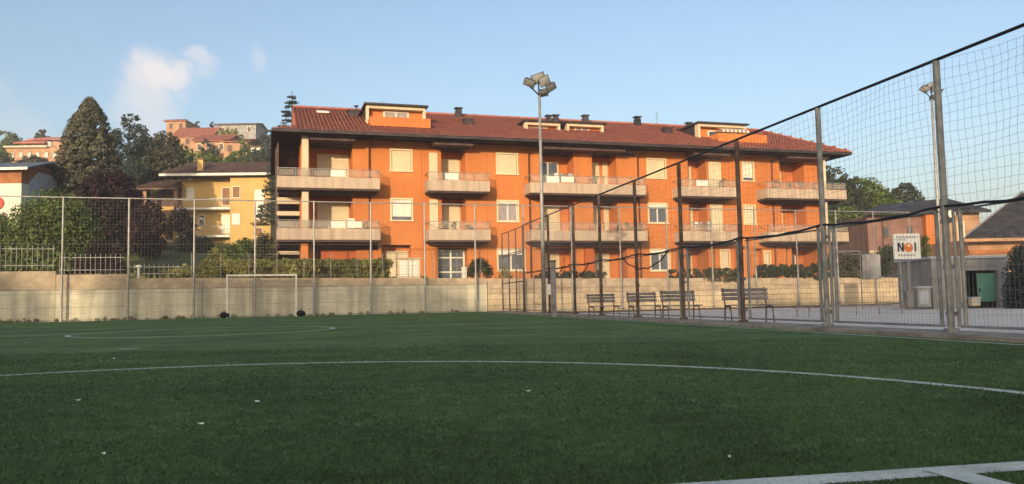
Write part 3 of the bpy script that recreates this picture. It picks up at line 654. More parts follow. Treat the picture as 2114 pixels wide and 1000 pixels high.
# ------------------------------------------------------------------ back fence with thin mesh
def mesh_sheet(fn, s0, s1, z0, z1, pitch, r, m, parent, name, sag=0.0, pz=None):
    """wires of a net as thin three sided strips; fn(s,z) gives the point"""
    V = []; F = []; pz = pz or pitch
    def wire(pts):
        b = len(V)
        for p in pts:
            V.extend([(p.x-r, p.y, p.z-r*.6), (p.x+r, p.y, p.z-r*.6), (p.x, p.y-r*.3, p.z+r)])
        for i in range(len(pts)-1):
            for k in range(3):
                a = b+3*i+k; c = b+3*i+(k+1) % 3; F.append((a, c, c+3, a+3))
    n = int((s1-s0)/pitch); nz = max(2, int((z1-z0)/pz))
    for i in range(n+1):
        s = s0+(s1-s0)*i/n; ph = random.uniform(-.006, .006)
        if sag: wire([fn(s+ph+sag*math.sin(k*1.7+i*.6)*.4, z0+(z1-z0)*k/10) for k in range(11)])
        else: wire([fn(s+ph, z0), fn(s+ph, z1)])
    for j in range(nz+1):
        z = z0+(z1-z0)*j/nz; k = max(2, int((s1-s0)/.5)) if sag else 2
        wire([fn(s0+(s1-s0)*i/(k-1), z+(sag*math.sin(i*1.1+j*.9)*.5 if sag else 0)) for i in range(k)])
    me = bpy.data.meshes.new(name); me.from_pydata(V, [], F); me.materials.append(m)
    return linkmesh(name, me, parent, kind='stuff')
bf = thing('back_fence', 'tall galvanised mesh fence on slim posts in front of the concrete wall behind the goal', 'fence', wl(0))
bl = lambda s, d=0, z=0: wl(s, d, z)-WB
posts_s = [-24.8, -22.0, -19.2, -16.48, -13.66, -10.92, -8.15, -5.37, -2.62, .07, 2.75, 5.5, 8.4, 11.3, 14.2, 17.1, 20.0, 22.9, 25.7, 28.5]
for i, s in enumerate(posts_s):
    m = MB(); m.tube([bl(s, 0, -.05), bl(s, 0, 2.0), bl(s, 0, 5.66)], .042, 8); m.tube([bl(s, 0, 0), bl(s, 0, 2.02)], .055, 8); m.tube([bl(s, 0, 0), bl(s, 0, .03)], .11, 8); m.build('post', M_postpale if s < 1 else M_post, bf)
for a, b in zip(posts_s[:-1], posts_s[1:]):
    MB().tube([bl(a, -.02, 5.62), bl(b, -.02, 5.62)], .030, 6).build('top_rail', M_postpale, bf)
m = MB(); m.tube([bl(-24.8, 0, 1.42), bl(.07, 0, 1.42)], .012, 5); m.tube([bl(-24.8, 0, .05), bl(.07, 0, .05)], .012, 5); m.tube([bl(-24.8, 0, 3.5), bl(28, 0, 3.5)], .006, 4); m.build('tension_wire', M_wire, bf)
mesh_sheet(lambda s, z: bl(s, -.03, z), -24.8, 28.5, .05, 5.6, .15, .0016, M_wire, bf, 'wire_mesh')
for s in (-13.9+.62, ):
    m = MB(); m.tube([bl(s, -.35, 0), bl(s, -.1, 1.75)], .035, 7); m.build('brace', M_post, bf)

# ------------------------------------------------------------------ retaining walls
wt = thing('concrete_wall', 'long pale concrete retaining wall behind the goal with horizontal joints', 'wall', wl(-20, .3))
cw = lambda s, d=0, z=0: wl(s, d, z)-wl(-20, .3)
def wbox(mb, s0, s1, d0, d1, z0, z1, f, z1b=None):
    z1b = z1 if z1b is None else z1b
    mb.hexa([f(s0, d0, z0), f(s1, d0, z0), f(s1, d1, z0), f(s0, d1, z0), f(s0, d0, z1), f(s1, d0, z1b), f(s1, d1, z1b), f(s0, d1, z1)])
mb = MB(); wbox(mb, -40, .75, .34, .60, -.2, 1.55, cw); mb.build('wall_core', M_mortar, wt)
edges = [-40, -36, -32, -28, -24, -22, -19.52, -16.55, -13.9, -11, -8, -5, -2.2, .75]
rowz = [(-.05, .62), (.63, 1.22), (1.23, 1.42)]
for a, b in zip(edges[:-1], edges[1:]):
    for r_, (z0, z1) in enumerate(rowz):
        off = .30+random.uniform(-.006, .006); mb = MB(); wbox(mb, a+.006, b-.006, off, .338, z0, z1, cw); mb.build('concrete_panel', M_wallc, wt)
    t0, t1 = walltop(a+.05), walltop(b-.05); mb = MB(); wbox(mb, a+.004, b-.004, .285+random.uniform(0, .02), .62, 1.43, min(t0, t1) if b < -13 else t0, cw, None if b < -13 else t1)
    mb.build('coping_block', M_wallcoarse, wt)
wr = thing('stone_wall', 'sunlit coursed stone block wall along the back of the court', 'wall', wl(.8, .3))
sw = lambda s, d=0, z=0: wl(s, d, z)-wl(.8, .3)
mb = MB(); wbox(mb, .76, 34, .36, .60, -.4, 1.3, sw); mb.build('wall_core', M_mortar, wr)
zc = [-.30, .0, .32, .62, .92, 1.2, 1.42]
for j in range(len(zc)-1):
    s = .78; 
    while s < 30:
        w = random.uniform(.75, 1.5); e = min(s+w, 30.0); d = .30+random.uniform(-.012, .02)
        ztop = zc[j+1]-.015 if j < 5 else walltop(s)-.02
        mb = MB(); wbox(mb, s+.01, e-.01, d, .355, zc[j]+.002, ztop, sw); mb.build('stone', M_wallcoarse if j > 3 else M_stone, wr); s = e
mb = MB(); wbox(mb, .78, 30, .24, .64, 1.655, 1.72, sw, 1.52); 
mb = MB(); wbox(mb, .9, 30, .12, .285, -.24, -.10, sw); mb.build('wall_foot_strip', M_bark, wr)  # thin dark strip along the foot of the stone wall

# ------------------------------------------------------------------ right fence
rf = thing('side_fence', 'high fence along the right touchline with netting above and wire panels below', 'fence', fl(0))
rl = lambda t, d=0, z=0: fl(t, d, z)-F0
pt = [-17.2, -14.3, -11.45, -8.55, -5.7, -2.85, 0.0, 2.83, 5.72, 8.6, 11.55, 14.6, 17.4, 20.7, 24.9]
for t in pt:
    m = MB(); m.tube([rl(t, 0, -.05), rl(t, 0, 3.88)], .048, 10); m.tube([rl(t, 0, .05), rl(t, 0, .10)], .10, 10); m.build('post', M_post if t < 5 else M_rust, rf, smooth=False)
for t in pt[:-1]:
    for dt, r_ in ((-.24, .028), (-.12, .022), (.2, .028)):
        if t > 9 or (abs(dt) < .15 and t > 4): continue
        MB().tube([rl(t+dt, .03, .12), rl(t+dt, .03, 1.80)], r_, 7).build('panel_stile', M_post, rf)
    for z in (.3, .95, 1.6): MB().box(-.10, .10, -.02, .02, z-.03, z+.03).build('clamp', M_post, rf, loc=rl(t, .03), rz=math.atan2(FD.y, FD.x))
for i in range(len(pt)-1):
    MB().tube([rl(pt[i], 0, 3.9), rl(pt[i+1], 0, 3.9)], .024, 7).build('top_rail', M_cable if i < 12 else M_rust, rf)
m = MB()
pts = []
for i in range(len(pt)-1):
    for k in range(8):
        q = k/8; pts.append(rl(pt[i]+(pt[i+1]-pt[i])*q, -.02, 1.81-.06*math.sin(math.pi*q)+.01*math.sin(q*20+i)))
m.tube(pts, .020, 6); m.build('middle_cable', M_cable, rf)
for i in range(len(pt)-1):
    MB().tube([rl(pt[i]+.15, .03, .13), rl(pt[i+1]-.15, .03, .13)], .018, 6).build('bottom_rail', M_post, rf)
    MB().tube([rl(pt[i]+.15, .03, 1.74), rl(pt[i+1]-.15, .03, 1.74)], .014, 6).build('panel_rail', M_post, rf)
# far section beside the corner, double high rail and low rail
for z, r_ in ((3.86, .022), (2.78, .02), (2.70, .02), (1.40, .025), (.15, .02)):
    MB().tube([rl(24.9, 0, z), rl(29.3, 0, z)], r_, 6).build('rail', M_rust, rf)
for t in (26.3, 27.8, 29.3): MB().tube([rl(t, 0, -.05), rl(t, 0, 3.86)], .035, 8).build('post', M_rust, rf)
mesh_sheet(lambda s, z: rl(s, .01+.05*math.sin(s*2.1+z), z+.03*math.sin(s*1.09)*(z-1.82)), pt[0], pt[-1], 1.82, 3.86, .125, .0019, M_netdark, rf, 'netting', sag=.04)
mesh_sheet(lambda s, z: rl(s, .035, z), pt[0], pt[-1], .14, 1.74, .075, .0018, M_wire, rf, 'wire_panel_mesh', pz=.15)
mesh_sheet(lambda s, z: rl(s, .01, z), 24.9, 29.3, .15, 3.86, .15, .002, M_wire, rf, 'corner_mesh')
# loose cable hanging in loops from the middle cable
for a, b, dz, lb in ((18.6, 20.4, .28, 'short dark cable loop just right of the floodlight pole'), (15.6, 17.9, .42, 'deep dark cable loop left of the middle of the stone wall'), (9.2, 12.6, .42, 'widest dark cable loop, below the wide balconies')):
    m = MB(); m.tube([rl(a+(b-a)*k/12, -.05, 1.80-dz*math.sin(math.pi*k/12)**.8+.02*math.sin(k*2.3)) for k in range(13)], .018, 5)
    o = m.build('hanging_cable', M_cable, loc=F0); tag(o, lb, 'cable', 'cable loops hanging on the side fence')

# ------------------------------------------------------------------ goal on the pitch
def on_line(px, d):
    # point on the line d in front of the back fence seen in picture column px
    dd = ray(px, 650); o_ = WB + bn*d; t = (o_.x*bn.x+o_.y*bn.y)/(dd.x*bn.x+dd.y*bn.y); return Vector((dd.x*t, dd.y*t, 0))
gp = on_line(468.5, -.85); gq = on_line(611.5, -.85); gv = (gq-gp); gw = gv.length; grz = math.atan2(gv.y, gv.x)
g = thing('football_goal', 'white football goal with net standing before the back fence', 'goal', gp, grz)
hgt = 2.02
for x in (0, gw): bevel(MB().box(x-.04, x+.04, -.04, .04, 0, hgt-.09).build('post', M_white, g), .01, 1)
bevel(MB().box(-.04, gw+.04, -.04, .04, hgt-.085, hgt).build('crossbar', M_white, g), .01, 1)
m = MB()
for x in (0, gw): m.tube([(x, .05, hgt-.05), (x, .35, hgt-.25), (x, .62, .05), (x, .0, .04)], .016, 6)
m.tube([(0, .62, .05), (gw, .62, .05)], .016, 6); m.build('back_frame', M_post, g)
mesh_sheet(lambda s, z: Vector((s, .06+.54*(1-z/1.95)**.8, z)), .03, gw-.03, .06, 1.94, .13, .0022, M_white, g, 'net')
for x, lab in ((-.12, 'left'), (gw+.2, 'right')):
    t = thing('sandbag', f'black weight bag on the turf at the {lab} foot of the white goal', 'sandbag', gp+Vector((math.cos(grz)*x, math.sin(grz)*x, 0)), grz+.3, 'black weight bags holding down the goal')
    m = MB(); m.tube([(-.2, 0, .1), (-.12, 0, .13), (.05, .02, .14), (.17, 0, .12), (.22, 0, .1)], [.05, .13, .14, .12, .05], 10); m.build('bag', M_black, t, smooth=True)
    m = MB(); m.tube([(-.1, 0, .24), (-.05, 0, .33), (.06, 0, .33), (.1, 0, .24)], .015, 6); m.build('handle', M_black, t)

# ------------------------------------------------------------------ floodlights
def floodlight(name, label, base, htop, rz, r=.07, sc=1.0, group='floodlights'):
    t = thing(name, label, 'floodlight', base, rz, group)
    m = MB(); m.tube([(0, 0, 0), (0, 0, htop*.5), (0, 0, htop)], [r*1.25, r, r*.7], 10); m.build('pole', M_postpale, t, smooth=True)
    m = MB(); m.tube([(0, 0, 0), (0, 0, .06)], .2, 10); m.build('base_plate', M_post, t)
    m = MB(); m.tube([(-.42*sc, 0, .42*sc+htop), (0, 0, htop), (.42*sc, 0, htop+.12)], .03, 6); m.tube([(0, 0, htop-.2), (-.03, 0, htop+.75*sc)], .03, 6); m.build('crossarm', M_black, t)
    for (x, z, ax, ay, w) in ((-.42, .60, -.5, .4, .52), (-.04, .78, -1.0, -.35, .62), (.22, .66, -.9, -.5, .5), (.50, .36, -.45, -.55, .5), (.16, .12, -.4, -.15, .46)):
        h = MB(); h.hexa([(-w/2, -.23, -.05), (w/2, -.23, -.05), (w/2, .23, -.05), (-w/2, .23, -.05), (-w*.36, -.12, .12), (w*.36, -.12, .12), (w*.36, .12, .12), (-w*.36, .12, .12)])
        o = h.build('lamp_head', M_lamp, t, loc=(x*sc, 0, htop+z*sc)); o.rotation_euler = (ax, ay, 0); o.scale = (sc, sc, sc)
        l = MB().box(-w*.43, w*.43, -.2, .2, -.062, -.051).build('lamp_glass', M_grey, o)
    return t
fp = at(1123.5, 650, 30.6)
floodlight('floodlight', 'slim pole with four tilted lamp heads rising before the orange building', Vector((fp.x, 30.6, 0)), 8.5, 0, sc=.88)
fb = at(1948, 634, 46); floodlight('floodlight', 'distant floodlight showing just left of the near fence post top', Vector((fb.x, 46, -.2)), at(1915, 205, 46).z+.2, .2, .09)
# brown box column beside the pole and small white box
p = gnd(1144, 648); t = thing('cable_post', 'brown square service post beside the floodlight pole behind the fence', 'post', (p.x*.83, p.y*.83, 0))
bevel(MB().box(-.085, .085, -.08, .08, 0, 1.85).build('column', M_steelgrey, t), .01, 1); MB().box(-.11, .11, -.1, .1, 1.851, 1.9).build('cap', M_rust, t); MB().box(-.22, -.09, -.06, .06, .75, 1.1).build('switch_box', M_white, t)

# ------------------------------------------------------------------ benches on the court
def bench(label, pos, rz, L=1.25):
    t = thing('park_bench', label, 'bench', pos, rz, 'benches on the court')
    for k in range(3): bevel(MB().box(-L/2, L/2, -.42+k*.13, -.31+k*.13, .42, .45).build('seat_plank', M_steelgrey, t), .006, 1)
    for k in range(3): bevel(MB().box(-L/2, L/2, .03+k*.02, .055+k*.02, .55+k*.095, .63+k*.095).build('back_plank', M_steelgrey, t), .006, 1)
    for x in (-L/2+.06, L/2-.06):
        m = MB(); m.tube([(x, .06, 0), (x, .02, .42), (x, .10, .84)], .02, 6); m.build('leg', M_rust, t)
        m = MB(); m.tube([(x, -.38, 0), (x, -.30, .41), (x, .02, .41)], .02, 6); m.build('leg', M_rust, t)
    return t
bs = [((1243, 0), 25.5, 'leftmost bench, small and greyish pink, on the court before the stone wall', .35, 1.0), ((1327, 0), 23.5, 'brown bench second from the left on the court', .25, .95), ((1402, 0), 21.5, 'grey bench second from the right on the court behind a rusty fence post', .2, 1.0), ((1541, 0), 18.6, 'nearest and rightmost bench on the court with wide back rest', .12, 1.12)]
for (x, _), D, lb, rz, L in bs:
    q = at(x, 650, D); q.z = court_z(q); bench(lb, q, rz, L)
# low rails on the court
for (x0, x1, y, D, lb) in ((1640, 1702, 652, 24, 'low dark metal barrier on the court left of the double fence post'), (1716, 1868, 650, 26, 'long low grey metal barrier on the court below the square sign')):
    a, b = at(x0, y, D), at(x1, y, D); a.z = b.z = court_z(a); t = thing('low_barrier', lb, 'barrier', a, 0, 'low barriers on the court'); w = b.x-a.x
    bevel(MB().box(0, w, -.05, .05, .26, .31).build('rail', M_steelgrey, t), .005, 1)
    for x in np.linspace(.08, w-.08, 3 if w < 1.5 else 4): MB().tube([(x, 0, 0), (x, 0, .26)], .022, 6).build('leg', M_steelgrey, t)
# square sign board on two thin posts (a backboard with print)
sp = at(1871.5, 509, 33); t = thing('sign_board', 'square white sign board with large NOI lettering and orange ball on thin posts', 'sign', (sp.x, 33, -.12)); H0 = sp.z+.12
wb, hb = 1.04, .96
bevel(MB().box(-wb/2, wb/2, -.02, .02, H0-hb/2, H0+hb/2).build('board', M_signw, t), .004, 1)
m = MB(); fr = .045
m.box(-wb/2-.02, wb/2+.02, -.035, .025, H0+hb/2-.02, H0+hb/2+fr); m.box(-wb/2-.02, wb/2+.02, -.035, .025, H0-hb/2-fr, H0-hb/2+.02); m.box(-wb/2-.03, -wb/2+.03, -.034, .026, H0-hb/2, H0+hb/2); m.box(wb/2-.03, wb/2+.03, -.034, .026, H0-hb/2, H0+hb/2); m.build('frame', M_signw, t)
for x in (-.28, .05): MB().tube([(x, .05, 0), (x, .05, H0+.1)], .022, 7).build('post', M_postpale, t)
def letter_N(x, z, w, h, th):
    m = MB(); y0, y1 = -.028, -.0215
    m.box(x, x+th, y0, y1, z, z+h); m.box(x+w-th, x+w, y0, y1, z, z+h); m.hexa([(x+th*.2, y0-.001, z+h), (x+th*1.1, y0-.001, z+h), (x+th*1.1, y1, z+h), (x+th*.2, y1, z+h), (x+w-th*1.1, y0-.001, z), (x+w-th*.2, y0-.001, z), (x+w-th*.2, y1, z), (x+w-th*1.1, y1, z)]); return m
letter_N(-.38, H0-.22, .25, .38, .07).build('letter', M_ink, t)
MB().disc((.06, -.026, H0-.05), .19, 'y', 24, .008).build('letter', M_ballo, t); MB().disc((.08, -.0315, H0+.03), .055, 'y', 16, .003).build('print', M_signw, t)
MB().box(.31, .38, -.028, -.0215, H0-.22, H0+.16).build('letter', M_ink, t)
m = MB()
for k in range(9):
    x = -.41+k*.092; m.box(x, x+.055, -.027, -.0215, H0+.36, H0+.42); 
for k in range(7): x = -.36+k*.1; m.box(x, x+.06, -.027, -.0215, H0-.40, H0-.33)
for k in range(4): x = -.38+k*.09; m.box(x, x+.06, -.027, -.0215, H0+.25, H0+.29)
m.build('small_print', M_steelgrey, t, kind='stuff')
# metal goal frame further back on the court
a = at(1716, 520, 36); b = at(1775, 520, 36); t = thing('court_goal', 'old metal goal frame on the court with pale crossbar', 'goal', (a.x, 36, -.14)); w = b.x-a.x; hh = a.z+.14
MB().tube([(0, 0, hh), (w, 0, hh)], .03, 7).build('crossbar', M_postpale, t)
for x in (0, w): MB().tube([(x, 0, 0), (x, 0, hh)], .025, 7).build('post', M_post, t)
m = MB(); m.tube([(0, 0, hh), (.5, -.9, hh-.18), (w, -.9, hh-.18), (w, 0, hh)], .016, 6); m.build('hoop_bracket', M_postpale, t)

# ------------------------------------------------------------------ things on top of the wall at the left
def railing(name, label, s0, s1, z0, z1, m_, d=.45, pitch=.21):
    a = wl(s0, d, z0); t = thing(name, label, 'railing', a, TB, 'railings on top of the left wall'); L_ = s1-s0; h = z1-z0
    for z in (.18, h-.16): MB().box(0, L_, -.02, .02, z, z+.028).build('rail', m_, t)
    k = 0
    while k*pitch <= L_: MB().box(k*pitch, k*pitch+.016, -.04, -.021, .0, h).build('bar', m_, t); k += 1
railing('iron_railing', 'grey iron railing on the wall top at the left edge of the photo', -22.6, -19.6, 2.36, 3.45, M_post)
railing('iron_railing', 'lower pale iron railing on the wall top just right of the tall bush', -19.4, -16.7, 2.14, 3.05, M_postpale)
railing('iron_railing', 'thin low railing on the wall top behind the white garden lamp', -16.5, -14.2, 1.94, 2.6, M_postpale)
p = wl(-17.0+.9, .42, 1.93); t = thing('garden_lamp', 'short white mushroom shaped lamp standing on the wall top', 'lamp', p)
MB().tube([(0, 0, 0), (0, 0, .5)], .06, 10).build('stem', M_white, t); MB().tube([(0, 0, .5), (0, 0, .56), (0, 0, .62)], [.17, .17, .08], 12).build('lamp_shade', M_white, t)
gf = thing('garden_fence', 'thin wire garden fence running along the wall top behind the goal', 'fence', wl(-13.8, .5, 1.85), TB)
for k in range(12): MB().tube([(k*1.3, 0, 0), (k*1.3, 0, 1.25)], .018, 6).build('post', M_post, gf)
m = MB(); 
for z in (1.2, .6, .15): m.tube([(0, 0, z), (14.3, 0, z)], .007, 4)
m.build('wire', M_wire, gf)
p = at(843, 552, 42); t = thing('meter_cabinet', 'pale square meter cabinet standing at the end of the hedge', 'cabinet', (p.x, p.y, 1.8), TB)
bevel(MB().box(-.6, .6, -.2, .25, 0, 1.02).build('body', M_cream, t), .015, 1); MB().box(-.66, .66, -.26, .31, 1.021, 1.09).build('cap', M_balc, t); MB().box(-.5, -.01, -.222, -.201, .12, .92).build('door', M_white, t); MB().box(.01, .5, -.222, -.201, .12, .92).build('door', M_white, t)
p = at(1799, 550, 42); t = thing('meter_cabinet', 'grey concrete cabinet on the wall top left of the sign board', 'cabinet', (p.x, p.y, 1.3), TB)
bevel(MB().box(-.42, .42, -.2, .2, 0, 1.3).build('body', M_grey, t), .015, 1); MB().box(-.34, .34, -.215, -.201, .2, 1.2).build('door', M_grey, t)
for s, (x, lb) in enumerate(((958, 'white low garden wall post left of the dark round bush'),)):
    p = at(x, 560, 43.5); t = thing('gate_post', lb, 'post', (p.x, p.y, 1.6), TB); bevel(MB().box(-.12, .12, -.12, .12, 0, .75).build('pillar', M_white, t), .01, 1); MB().box(-.15, .15, -.15, .15, .751, .8).build('cap', M_white, t)

# hedge and shrubs along the wall
def on_wall(x, y, D): return at(x, y, D)
h0, h1 = -13.3, -3.7
c = []
hd = thing('hedge', 'long clipped olive green hedge on top of the wall behind the goal', 'hedge', wl(h0, 1.2, 1.75), TB)
cs = []; L_ = h1-h0-.6
for k in range(620): cs.append((L_*k/620+random.uniform(-.05, .05), random.uniform(-.38, .38), random.choice((random.uniform(.05, .9), .82+random.uniform(-.05, .1)))))
leaves('foliage', cs, .22, 62000, .095, L_olive, hd); MB().box(.1, L_-.1, -.12, .12, -.1, .55).build('branches', M_bark, hd)
def sh(label, px0, px1, pyt, pyb, D, m_, n=2600, leaf=.14, cat='shrub', k=40, depth=None, name='shrub', boxy=False):
    a, b = at(px0, pyb, D), at(px1, pyb, D); top = at((px0+px1)/2, pyt, D); zb = min(a.z, b.z); w = b.x-a.x
    return shrub(name, label, (a.x+b.x)/2, D, zb, w, depth or w*.7, top.z-zb, m_, n, leaf, cat=cat, k=k, boxy=boxy)
sh('dark round clipped bush beside the glazed entrance', 958, 1022, 532, 570, 44.3, L_dark, 3000, .09)
sh('small yellowish shrub on the wall by the ground floor window', 1020, 1062, 550, 582, 43.6, L_olive, 900, .08)
sh('big green bush behind the iron railing at the left', 8, 222, 398, 575, 46, L_grn, 26000, .17, 'shrub', 110, 4.5)
sh('dark green bush at the left edge below the white house', -60, 50, 455, 590, 45, L_grn, 9000, .17, 'shrub', 60, 3)
sh('low red tinged bush behind the pale iron railing', 150, 265, 495, 580, 42.5, L_purple, 3500, .12, 'shrub', 40, 1.5)
sh('round dark red bush at the left edge before the white house', -20, 28, 440, 480, 52, L_purple, 1600, .12)
sh('low dark bush beside the white garden lamp', 290, 335, 545, 580, 40.5, L_dark, 1200, .09)
sh('spiky pale shrub at the left end of the hedge', 425, 470, 510, 560, 43, L_olive, 1200, .10)
sh('loose green shrub between the yellow house and the hedge', 445, 560, 492, 545, 52, L_grn, 4500, .14, 'shrub', 50, 2.5)
sh('brownish shrub beside the outdoor staircase of the orange building', 520, 575, 480, 560, 47, L_brn, 3000, .13, 'shrub', 40, 1.5)
sh('long dark green shrub bank below the yellow house', 330, 470, 488, 530, 62, L_dark, 6000, .17, 'shrub', 60, 3)
sh('creeper hanging over the stone wall below the middle balconies', 1105, 1250, 560, 588, 44.6, L_brn, 13000, .09, 'plant', 170, .5, boxy=True)
sh('creeper on the stone wall below the right balconies', 1385, 1530, 554, 582, 46.6, L_brn, 12000, .09, 'plant', 150, .5, boxy=True)
sh('low green shrub on the stone wall below the right corner balcony', 1560, 1700, 545, 576, 48.5, L_dark, 13000, .10, 'shrub', 160, .6, boxy=True)
sh('brown thicket on the wall top right of the orange building', 1718, 1790, 525, 575, 50, L_brn, 13000, .12, 'shrub', 90, 1.2, boxy=True)
sh('dark green thicket between the brick coloured building and the wall', 1790, 1905, 505, 560, 52, L_dark, 4500, .14, 'shrub', 50, 2)
sh('dark conifer bush at the right edge beside the concrete shed', 2082, 2170, 500, 640, 32, L_blue, 22000, .09, 'shrub', 140, 1.5)
sh('bright green plant growing at the foot of the sunlit orange strip', 1900, 1925, 480, 535, 50, L_grn, 900, .10)

# weeds at the foot of the wall (uncountable)
c = [tuple(wl(random.uniform(-24, 0), random.uniform(-.1, .25), random.uniform(.0, .1))) for _ in range(70)]
o = leaves('weeds', c, .10, 2600, .07, L_olive, kind='stuff'); tag(o, 'sparse weeds growing along the foot of the concrete wall', 'weeds')
c = []
for _ in range(900):
    s = random.uniform(-30, -2); d = random.uniform(1.5, 16); q = wl(s, d); c.append((q.x, q.y, terrain_z(q.x, q.y)+.12))
o = leaves('tall_grass', c, .3, 22000, .22, L_olive, kind='stuff'); tag(o, 'rough olive grass on the slope behind the wall', 'grass')

# ------------------------------------------------------------------ trees
def tr(label, px, pyt, D, wpx, zb, m_, **k):
    p = at(px, pyt, D); r = wpx/2*D/FPX
    return tree(k.pop('name', 'broadleaf_tree'), label, p.x, D, zb, p.z, r, m_, **k)
# cedar: broad grey green cone with tiered drooping boughs
def cedar():
    p = at(186, 198, 66); zb = 5.0; H_ = p.z-zb; t = thing('cedar_tree', 'large grey green cedar with dense drooping boughs', 'tree', (p.x, 66, zb))
    c = []; rad = []
    for k in range(1500):
        q = random.random()**1.15; z = H_*(.0+.985*q); r = float(np.interp(q, [0, .25, .41, .54, .69, .84, .93, 1], [3.0, 3.25, 3.05, 2.7, 2.25, 1.6, 1.05, .3]))-.2; a = random.random()*6.28; rr = r*random.uniform(.72, 1.05) if random.random() < .8 else r*random.random()
        c.append((rr*math.cos(a), rr*math.sin(a), z-.15*rr)); rad.append(random.uniform(.22, .42))
    leaves('crown', c, rad, 110000, .15, L_cedar, t, flat=.2, droop=.5, squash=.55)
    m = MB(); m.tube([(0, 0, -.5), (0, 0, H_*.5), (0, 0, H_*.97)], [.4, .25, .05], 8)
    for k in range(40):
        z = H_*random.uniform(.1, .9); a = random.random()*6.28; l = 2.6*(1-z/H_)**.55; m.tube([(0, 0, z), (l*math.cos(a), l*math.sin(a), z-.1*l)], .06, 5, .02, cap=False)
    m.build('trunk', M_bark, t)
cedar()
tr('tall dark grey green tree right behind the cedar', 268, 232, 82, 82, 8, L_blue, n=16000, leaf=.22, crown0=.15, prof=lambda q: 2.1*math.sin(math.pi*min(1, .1+.88*q))**.45, name='conifer_tree')
tr('round brownish tree left above the yellow house roof', 336, 264, 84, 92, 8.5, L_brn, n=14000, leaf=.24, crown0=.25)
tr('dark purple leaved tree standing beside the yellow house', 228, 352, 58, 118, 3.4, L_purple, n=26000, leaf=.2, crown0=.18, prof=lambda q: 2.2*math.sin(math.pi*min(1, .25+.7*q))**.5, name='purple_plum_tree')
tr('small purple leaved tree left of the lower yellow balcony', 308, 412, 56, 70, 3.2, L_purple, n=9000, leaf=.17, crown0=.2, name='purple_plum_tree')
tr('small reddish tree in front of the lower yellow balcony', 372, 425, 68, 52, 5.2, L_purple, n=3500, leaf=.16, crown0=.2, name='purple_plum_tree')
# staked sapling
p = at(240, 510, 50); t = thing('tree_stake', 'pale wooden tripod stake under the purple tree', 'stake', (p.x, 50, 2.6)); m = MB(); m.tube([(0, 0, 0), (.12, 0, 1.1), (.12, 0, 2.3)], .035, 6); m.tube([(.42, .1, 0), (.12, 0, 1.15)], .03, 6); m.tube([(.1, .5, 0), (.12, 0, 1.15)], .03, 6); m.build('poles', M_postpale, t)
# spruce behind the building
def spruce():
    p = at(603, 188, 75); zb = 7; H_ = p.z-zb; t = thing('spruce_tree', 'dark spruce with level boughs rising behind the left roof corner', 'tree', (p.x, 75, zb)); c = []; rad = []
    for ti in range(26):
        q = ti/26; z = H_*(.12+.87*q); r = 2.9*(1-q)**.8+.15
        for k in range(int(5+14*(1-q))):
            a = random.random()*6.28
            for f_ in (.45, .75, 1.0): c.append((r*f_*math.cos(a), r*f_*math.sin(a), z-.12*r*f_)); rad.append(.2+.2*(1-q))
    leaves('crown', c, rad, 30000, .15, L_blue, t, flat=.8, squash=.45)
    MB().tube([(0, 0, -.3), (0, 0, H_)], .25, 8, .03).build('trunk', M_bark, t)
spruce()
# trees on the right beyond the orange building
for lb, px, py, D, w, n in (('dark leafy tree touching the right corner of the orange building', 1712, 338, 80, 130, 17000), ('broad green tree behind the right corner balconies', 1772, 362, 82, 150, 19000), ('small round tree right of the broad green tree', 1826, 388, 88, 95, 11000), ('rounded dark tree above the brick coloured building', 1866, 374, 88, 90, 14000), ('low tree behind the pale lower corner balcony', 1745, 425, 72, 110, 12000)):
    tr(lb, px, py, D, w, 1.0, L_dark if 'dark' in lb or 'small' in lb else L_grn, n=int(n*1.8), leaf=.26, crown0=.08, clumps=220, group='trees beyond the right end of the orange building')
# hillside trees
hill_trees = [('green tree on the hill just left of the spruce', 560, 262, 120, 60, L_blue), ('round dark tree on the hill above the yellow roof right end', 535, 300, 110, 62, L_dark), ('green tree in front of the hillside houses right part', 495, 303, 112, 66, L_grn), ('olive tree crown overlapping the grey hillside block', 472, 262, 170, 66, L_olive), ('green tree above the middle of the yellow house roof', 440, 305, 112, 60, L_grn), ('dark tree beside the hillside tower house', 392, 256, 185, 20, L_dark), ('leafy tree below the red hillside roofs', 398, 305, 115, 52, L_grn), ('tiny dark tree on the hill skyline', 408, 248, 200, 14, L_blue), ('small dark tree on the hill skyline near the grey block', 440, 250, 200, 24, L_dark), ('tree at the top right of the hillside cluster', 548, 270, 150, 40, L_blue), ('brownish tree between the cedar and the hillside', 300, 285, 120, 50, L_brn), ('small dark tree above the peach terraced house', 88, 264, 178, 32, L_brn), ('low tree right of the peach terraced house', 118, 330, 110, 55, L_brn), ('green wooded patch left of the peach terraced house', 12, 268, 185, 60, L_grn), ('bushy tree behind the white house roof at the left edge', -20, 290, 150, 70, L_grn), ('dark tree on the slope below the tower house', 352, 290, 150, 40, L_dark), ('round green tree before the windows of the wide red roofed house', 378, 296, 140, 34, L_grn), ('dark bushy tree between the hillside houses above the chimney', 428, 284, 148, 36, L_dark), ('green tree covering the right part of the hillside houses', 505, 285, 138, 46, L_grn), ('small olive tree just above the yellow house chimney', 412, 312, 112, 34, L_olive), ('wooded clump below the peach terraced house', 70, 318, 130, 70, L_brn)]
for lb, px, py, D, w, mm in hill_trees:
    p = at(px, py, D); zb = min(terrain_z(p.x, D)-.5, p.z-2.5); tree('broadleaf_tree', lb, p.x, D, zb, p.z, w/2*D/FPX, mm, n=4200, leaf=.38 if D < 130 else .5, crown0=.2, clumps=60, group='trees on the hillside')

